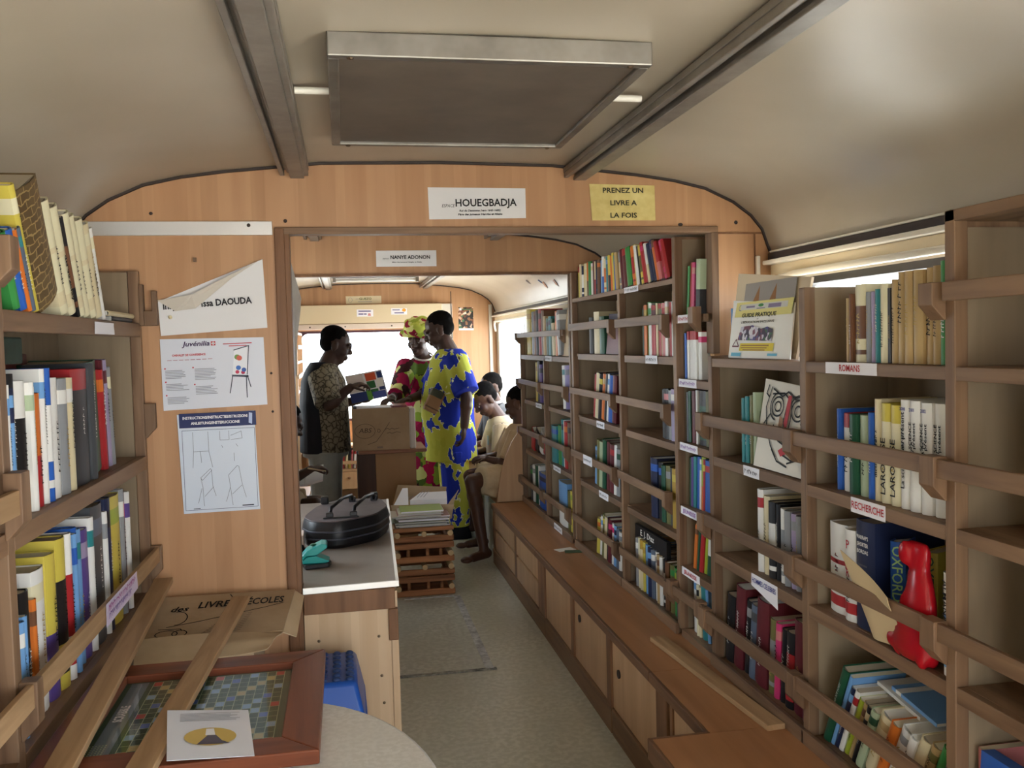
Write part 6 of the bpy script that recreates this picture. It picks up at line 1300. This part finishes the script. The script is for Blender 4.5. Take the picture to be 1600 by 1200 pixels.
# far bookcase
def fw(c, s): return 'in far bookcase, %s half, %s shelf' % (c, s)
r = row(1, X, 1.4075, 5.95, 4.97, 'yellow/gold,110,30;white/grey,40,27.5;grey,44,28;brown/maroon,60,28;dark grey,44,28.5;red/maroon,54,29;brown,60,27.8;tan,50,24;dark green/black,54,22.5;teal/navy,54,23.5;dark green,40,22;cream,50,19,-5;orange/red,64,26;white,30,25,-8;grey/white,40,26,-9', 'on far bookcase top shelf')
o, f = facing('picture_book', 'book', 'orange and white picture book facing out on the far bookcase top', (1.27, 5.0, 1.67), (1.26, 4.69, 1.655), (1.235, 4.69, 1.4075), (1.235, 5.0, 1.4075), .01, mat('pale_orange_cover', 'e0c9a4', .5)); f.poly(o, [(.08, .16), (.14, .2), (.2, .18), (.22, .14), (.12, .12)], mat('orange_print'), 'printed_patch', .001)
row(1, X, 1.1085, 5.70, 5.42, 'yellow/gold,44,25;black,50,26;purple/navy,50,24;cream,60,25', fw('left', 'upper'))
row(1, X, 1.1085, 4.97, 4.72, 'white/teal,60,24.5,-4;purple/navy,100,24.5,-4;teal/purple,70,23,-3', fw('right', 'upper'))
row(1, X, .7725, 5.90, 5.48, 'red/orange,70,13,20;black,70,14,22;white/grey,60,15,24;red/maroon,60,15,24', fw('left', 'lower'))
row(1, X, .7725, 5.275, 4.72, 'teal/blue,130,22;green,90,23;teal/navy,60,27;white,36,27;red/orange,60,26.5;brown/black,80,26.5;gold/brown,100,27', fw('right', 'lower'))
row(1, X, .4305, 5.93, 5.36, 'dark grey/green,50,23;white/grey,50,24.5;dark green,54,25;white,40,25.5;blue/navy,170,22.5;brown/maroon,60,21', fw('left', 'bottom'))
row(1, X, .4305, 5.12, 4.72, 'light blue/white/2,180,25;olive,60,22;yellow/lime,70,23;green,60,20', fw('right', 'bottom'))
# left bookcase
XLb = -.615
TL_ = 'on the top shelf of the left bookcase'
r = row(-1, XLb + .012, 1.5825, 1.855, 2.0, 'green,30,15,-24;blue/navy,30,16,-24;orange/rose,16,16.5,-24;slate/teal,24,17,-24;yellow/ivory,24,26,-25', TL_, d=.15, xj=.004)
sm, N, L, bb = nt('stone_wall_print'); tc = N.new('ShaderNodeTexCoord'); wv_ = N.new('ShaderNodeTexNoise'); wv_.inputs['Scale'].default_value = 26; L.new(tc.outputs['Object'], wv_.inputs['Vector'])
va = nd(N, 'ShaderNodeVectorMath', operation='MULTIPLY_ADD', i1=(.022, .022, .022)); L.new(wv_.outputs['Color'], va.inputs[0]); L.new(tc.outputs['Object'], va.inputs[2])
sx_ = N.new('ShaderNodeSeparateXYZ'); L.new(va.outputs[0], sx_.inputs[0]); cx_ = N.new('ShaderNodeCombineXYZ'); L.new(sx_.outputs['X'], cx_.inputs[0]); L.new(sx_.outputs['Z'], cx_.inputs[1])
bk = N.new('ShaderNodeTexBrick'); bk.inputs['Scale'].default_value = 1; bk.inputs['Brick Width'].default_value = .042; bk.inputs['Row Height'].default_value = .017; bk.inputs['Mortar Size'].default_value = .0016; bk.inputs['Mortar Smooth'].default_value = .3
bk.inputs['Color1'].default_value = lin('65502f'); bk.inputs['Color2'].default_value = lin('523f24'); bk.inputs['Mortar'].default_value = lin('a38c5c'); L.new(cx_.outputs[0], bk.inputs['Vector']); L.new(bk.outputs['Color'], bb.inputs['Base Color']); bb.inputs['Roughness'].default_value = .5
BM[('stone', None, 0)] = sm; CN['stone'] = '6b5432'
r = row(-1, XLb + .012, 1.5825, 2.005, 2.155, 'stone,150,25.6,-25', TL_, d=.16, xj=.001); r[0]['label'] = 'very thick book with stone wall pattern spine, top left shelf'
r = row(-1, XLb + .012, 1.5825, 2.157, 2.52, 'ivory/cream/4,40,25.6,-25;ivory/cream/4,40,25.2,-25;black/brown/3,12,24,-25;ivory/cream/4,36,24.8,-24;ivory,38,24.8,-24;ivory/cream/4,38,24.6,-23;cream/ivory,40,24.2,-23;white/ivory,18,24.2,-23', 'among leaning cream books, top left shelf', d=.16, xj=.004)
for q, s_, w in ((r[1], 'de vézelay', .11), (r[6], 'saône', .06)): title(q, s_, .085, .022, INK, w, 1)
for i, (x0, y0, y1, z0, c, l) in enumerate(((-.80, 2.60, 2.83, 1.5835, 'dark grey', 'dark grey thin book lying flat at the right end, lower of two'), (-.80, 2.56, 2.858, 1.597, 'cream', 'cream thin book lying flat at the right end, upper of two'))):
    o = book(Matrix.Translation((-.612, y1, z0)) @ Matrix.Rotation(R(90), 4, 'Z') @ Matrix.Rotation(R(-90), 4, 'Y'), .013, y1 - y0, .17, c, None, 0, l, 'books lying flat on the top left shelf')
row(-1, XLb, 1.1825, 1.79, 1.885, 'purple/black,20,27;white/light blue,16,26;light blue/navy,18,24;black/navy,36,28', 'at near end, left bookcase middle shelf', d=.15)
r = row(-1, XLb, 1.1825, 1.888, 2.42, 'white/black/3,44,26.5;white/pale green,18,26;white,14,25;orange/red/2,40,23.5;white/light blue,20,28.5;blue/white/3,24,28.6;white,50,26.4;grey/white,44,26;cream/white,40,26;black/red/1,110,27.8;dark grey,26,29', 'on the left bookcase middle shelf', d=.17)
r = row(-1, XLb - .02, 1.1825, 2.42, 2.70, 'pale green/dark green,18,24,-3;dark green/olive,110,29,-4;red/orange,26,27,-4;maroon,26,29.5,-4;lilac/maroon,36,29.5,-5;grey/ivory,22,27.5,-5', 'at far end, left bookcase middle shelf', d=.17)
tag(MB().box(-.825, -.80, 1.84, 2.50, 1.184, 1.50).build('framed_board', mat('dark_red_frame', '5a1f1c', .4), bevel=.003), 'flat dark red framed board standing behind the middle shelf books', 'board')
tag(MB().box(-.825, -.66, 1.78, 2.04, 1.48, 1.535).build('flat_box', speckle('dark_green_cloth', '2a3a30', '202c26', 20, .7), bevel=.004), 'flat dark green box lying on the middle shelf books', 'box')
r = row(-1, XLb, .7655, 1.79, 2.72, 'yellow/white,24,22;light blue/white,18,22.5;light blue,14,23;black,34,27;orange/brown,14,24.5;white/ivory,56,29.5;yellow/purple/2,46,31;yellow/black/3,44,33;white/red/3,24,33;orange/tan,10,30;light blue/blue,16,32;blue,22,33;light blue/teal,26,32;purple/lilac,44,31;white/teal,22,33;dark grey/slate,76,35;white/grey,14,32;navy/black,34,35;yellow/lime,80,34.5;grey/white,20,35;maroon/pink,18,34;white/purple,16,33.5', 'on the left bookcase lower shelf', d=.19)
# children's books in the low bookcase below the back window
row_y = 8.30
for i, (c, c2) in enumerate((('red', 'white'), ('cream', None), ('black', 'yellow'), ('rose', 'red'), ('white', 'red'), ('orange', None), ('red', 'maroon'), ('white', 'purple'))):
    t_ = .018 + .006 * (i % 3)
    book(Matrix.Translation((-.05 + .025 * i, row_y, .381)) @ Matrix.Rotation(R(4), 4, 'Y'), t_ * .9, .16 + .01 * (i % 2), .15, c, c2, i % 3, '%s book, %s in the low bookcase under the back window' % (c, 'leftmost' if i == 0 else 'rightmost' if i == 7 else ordn(i + 1) + ' from left'), 'books in the low bookcase')
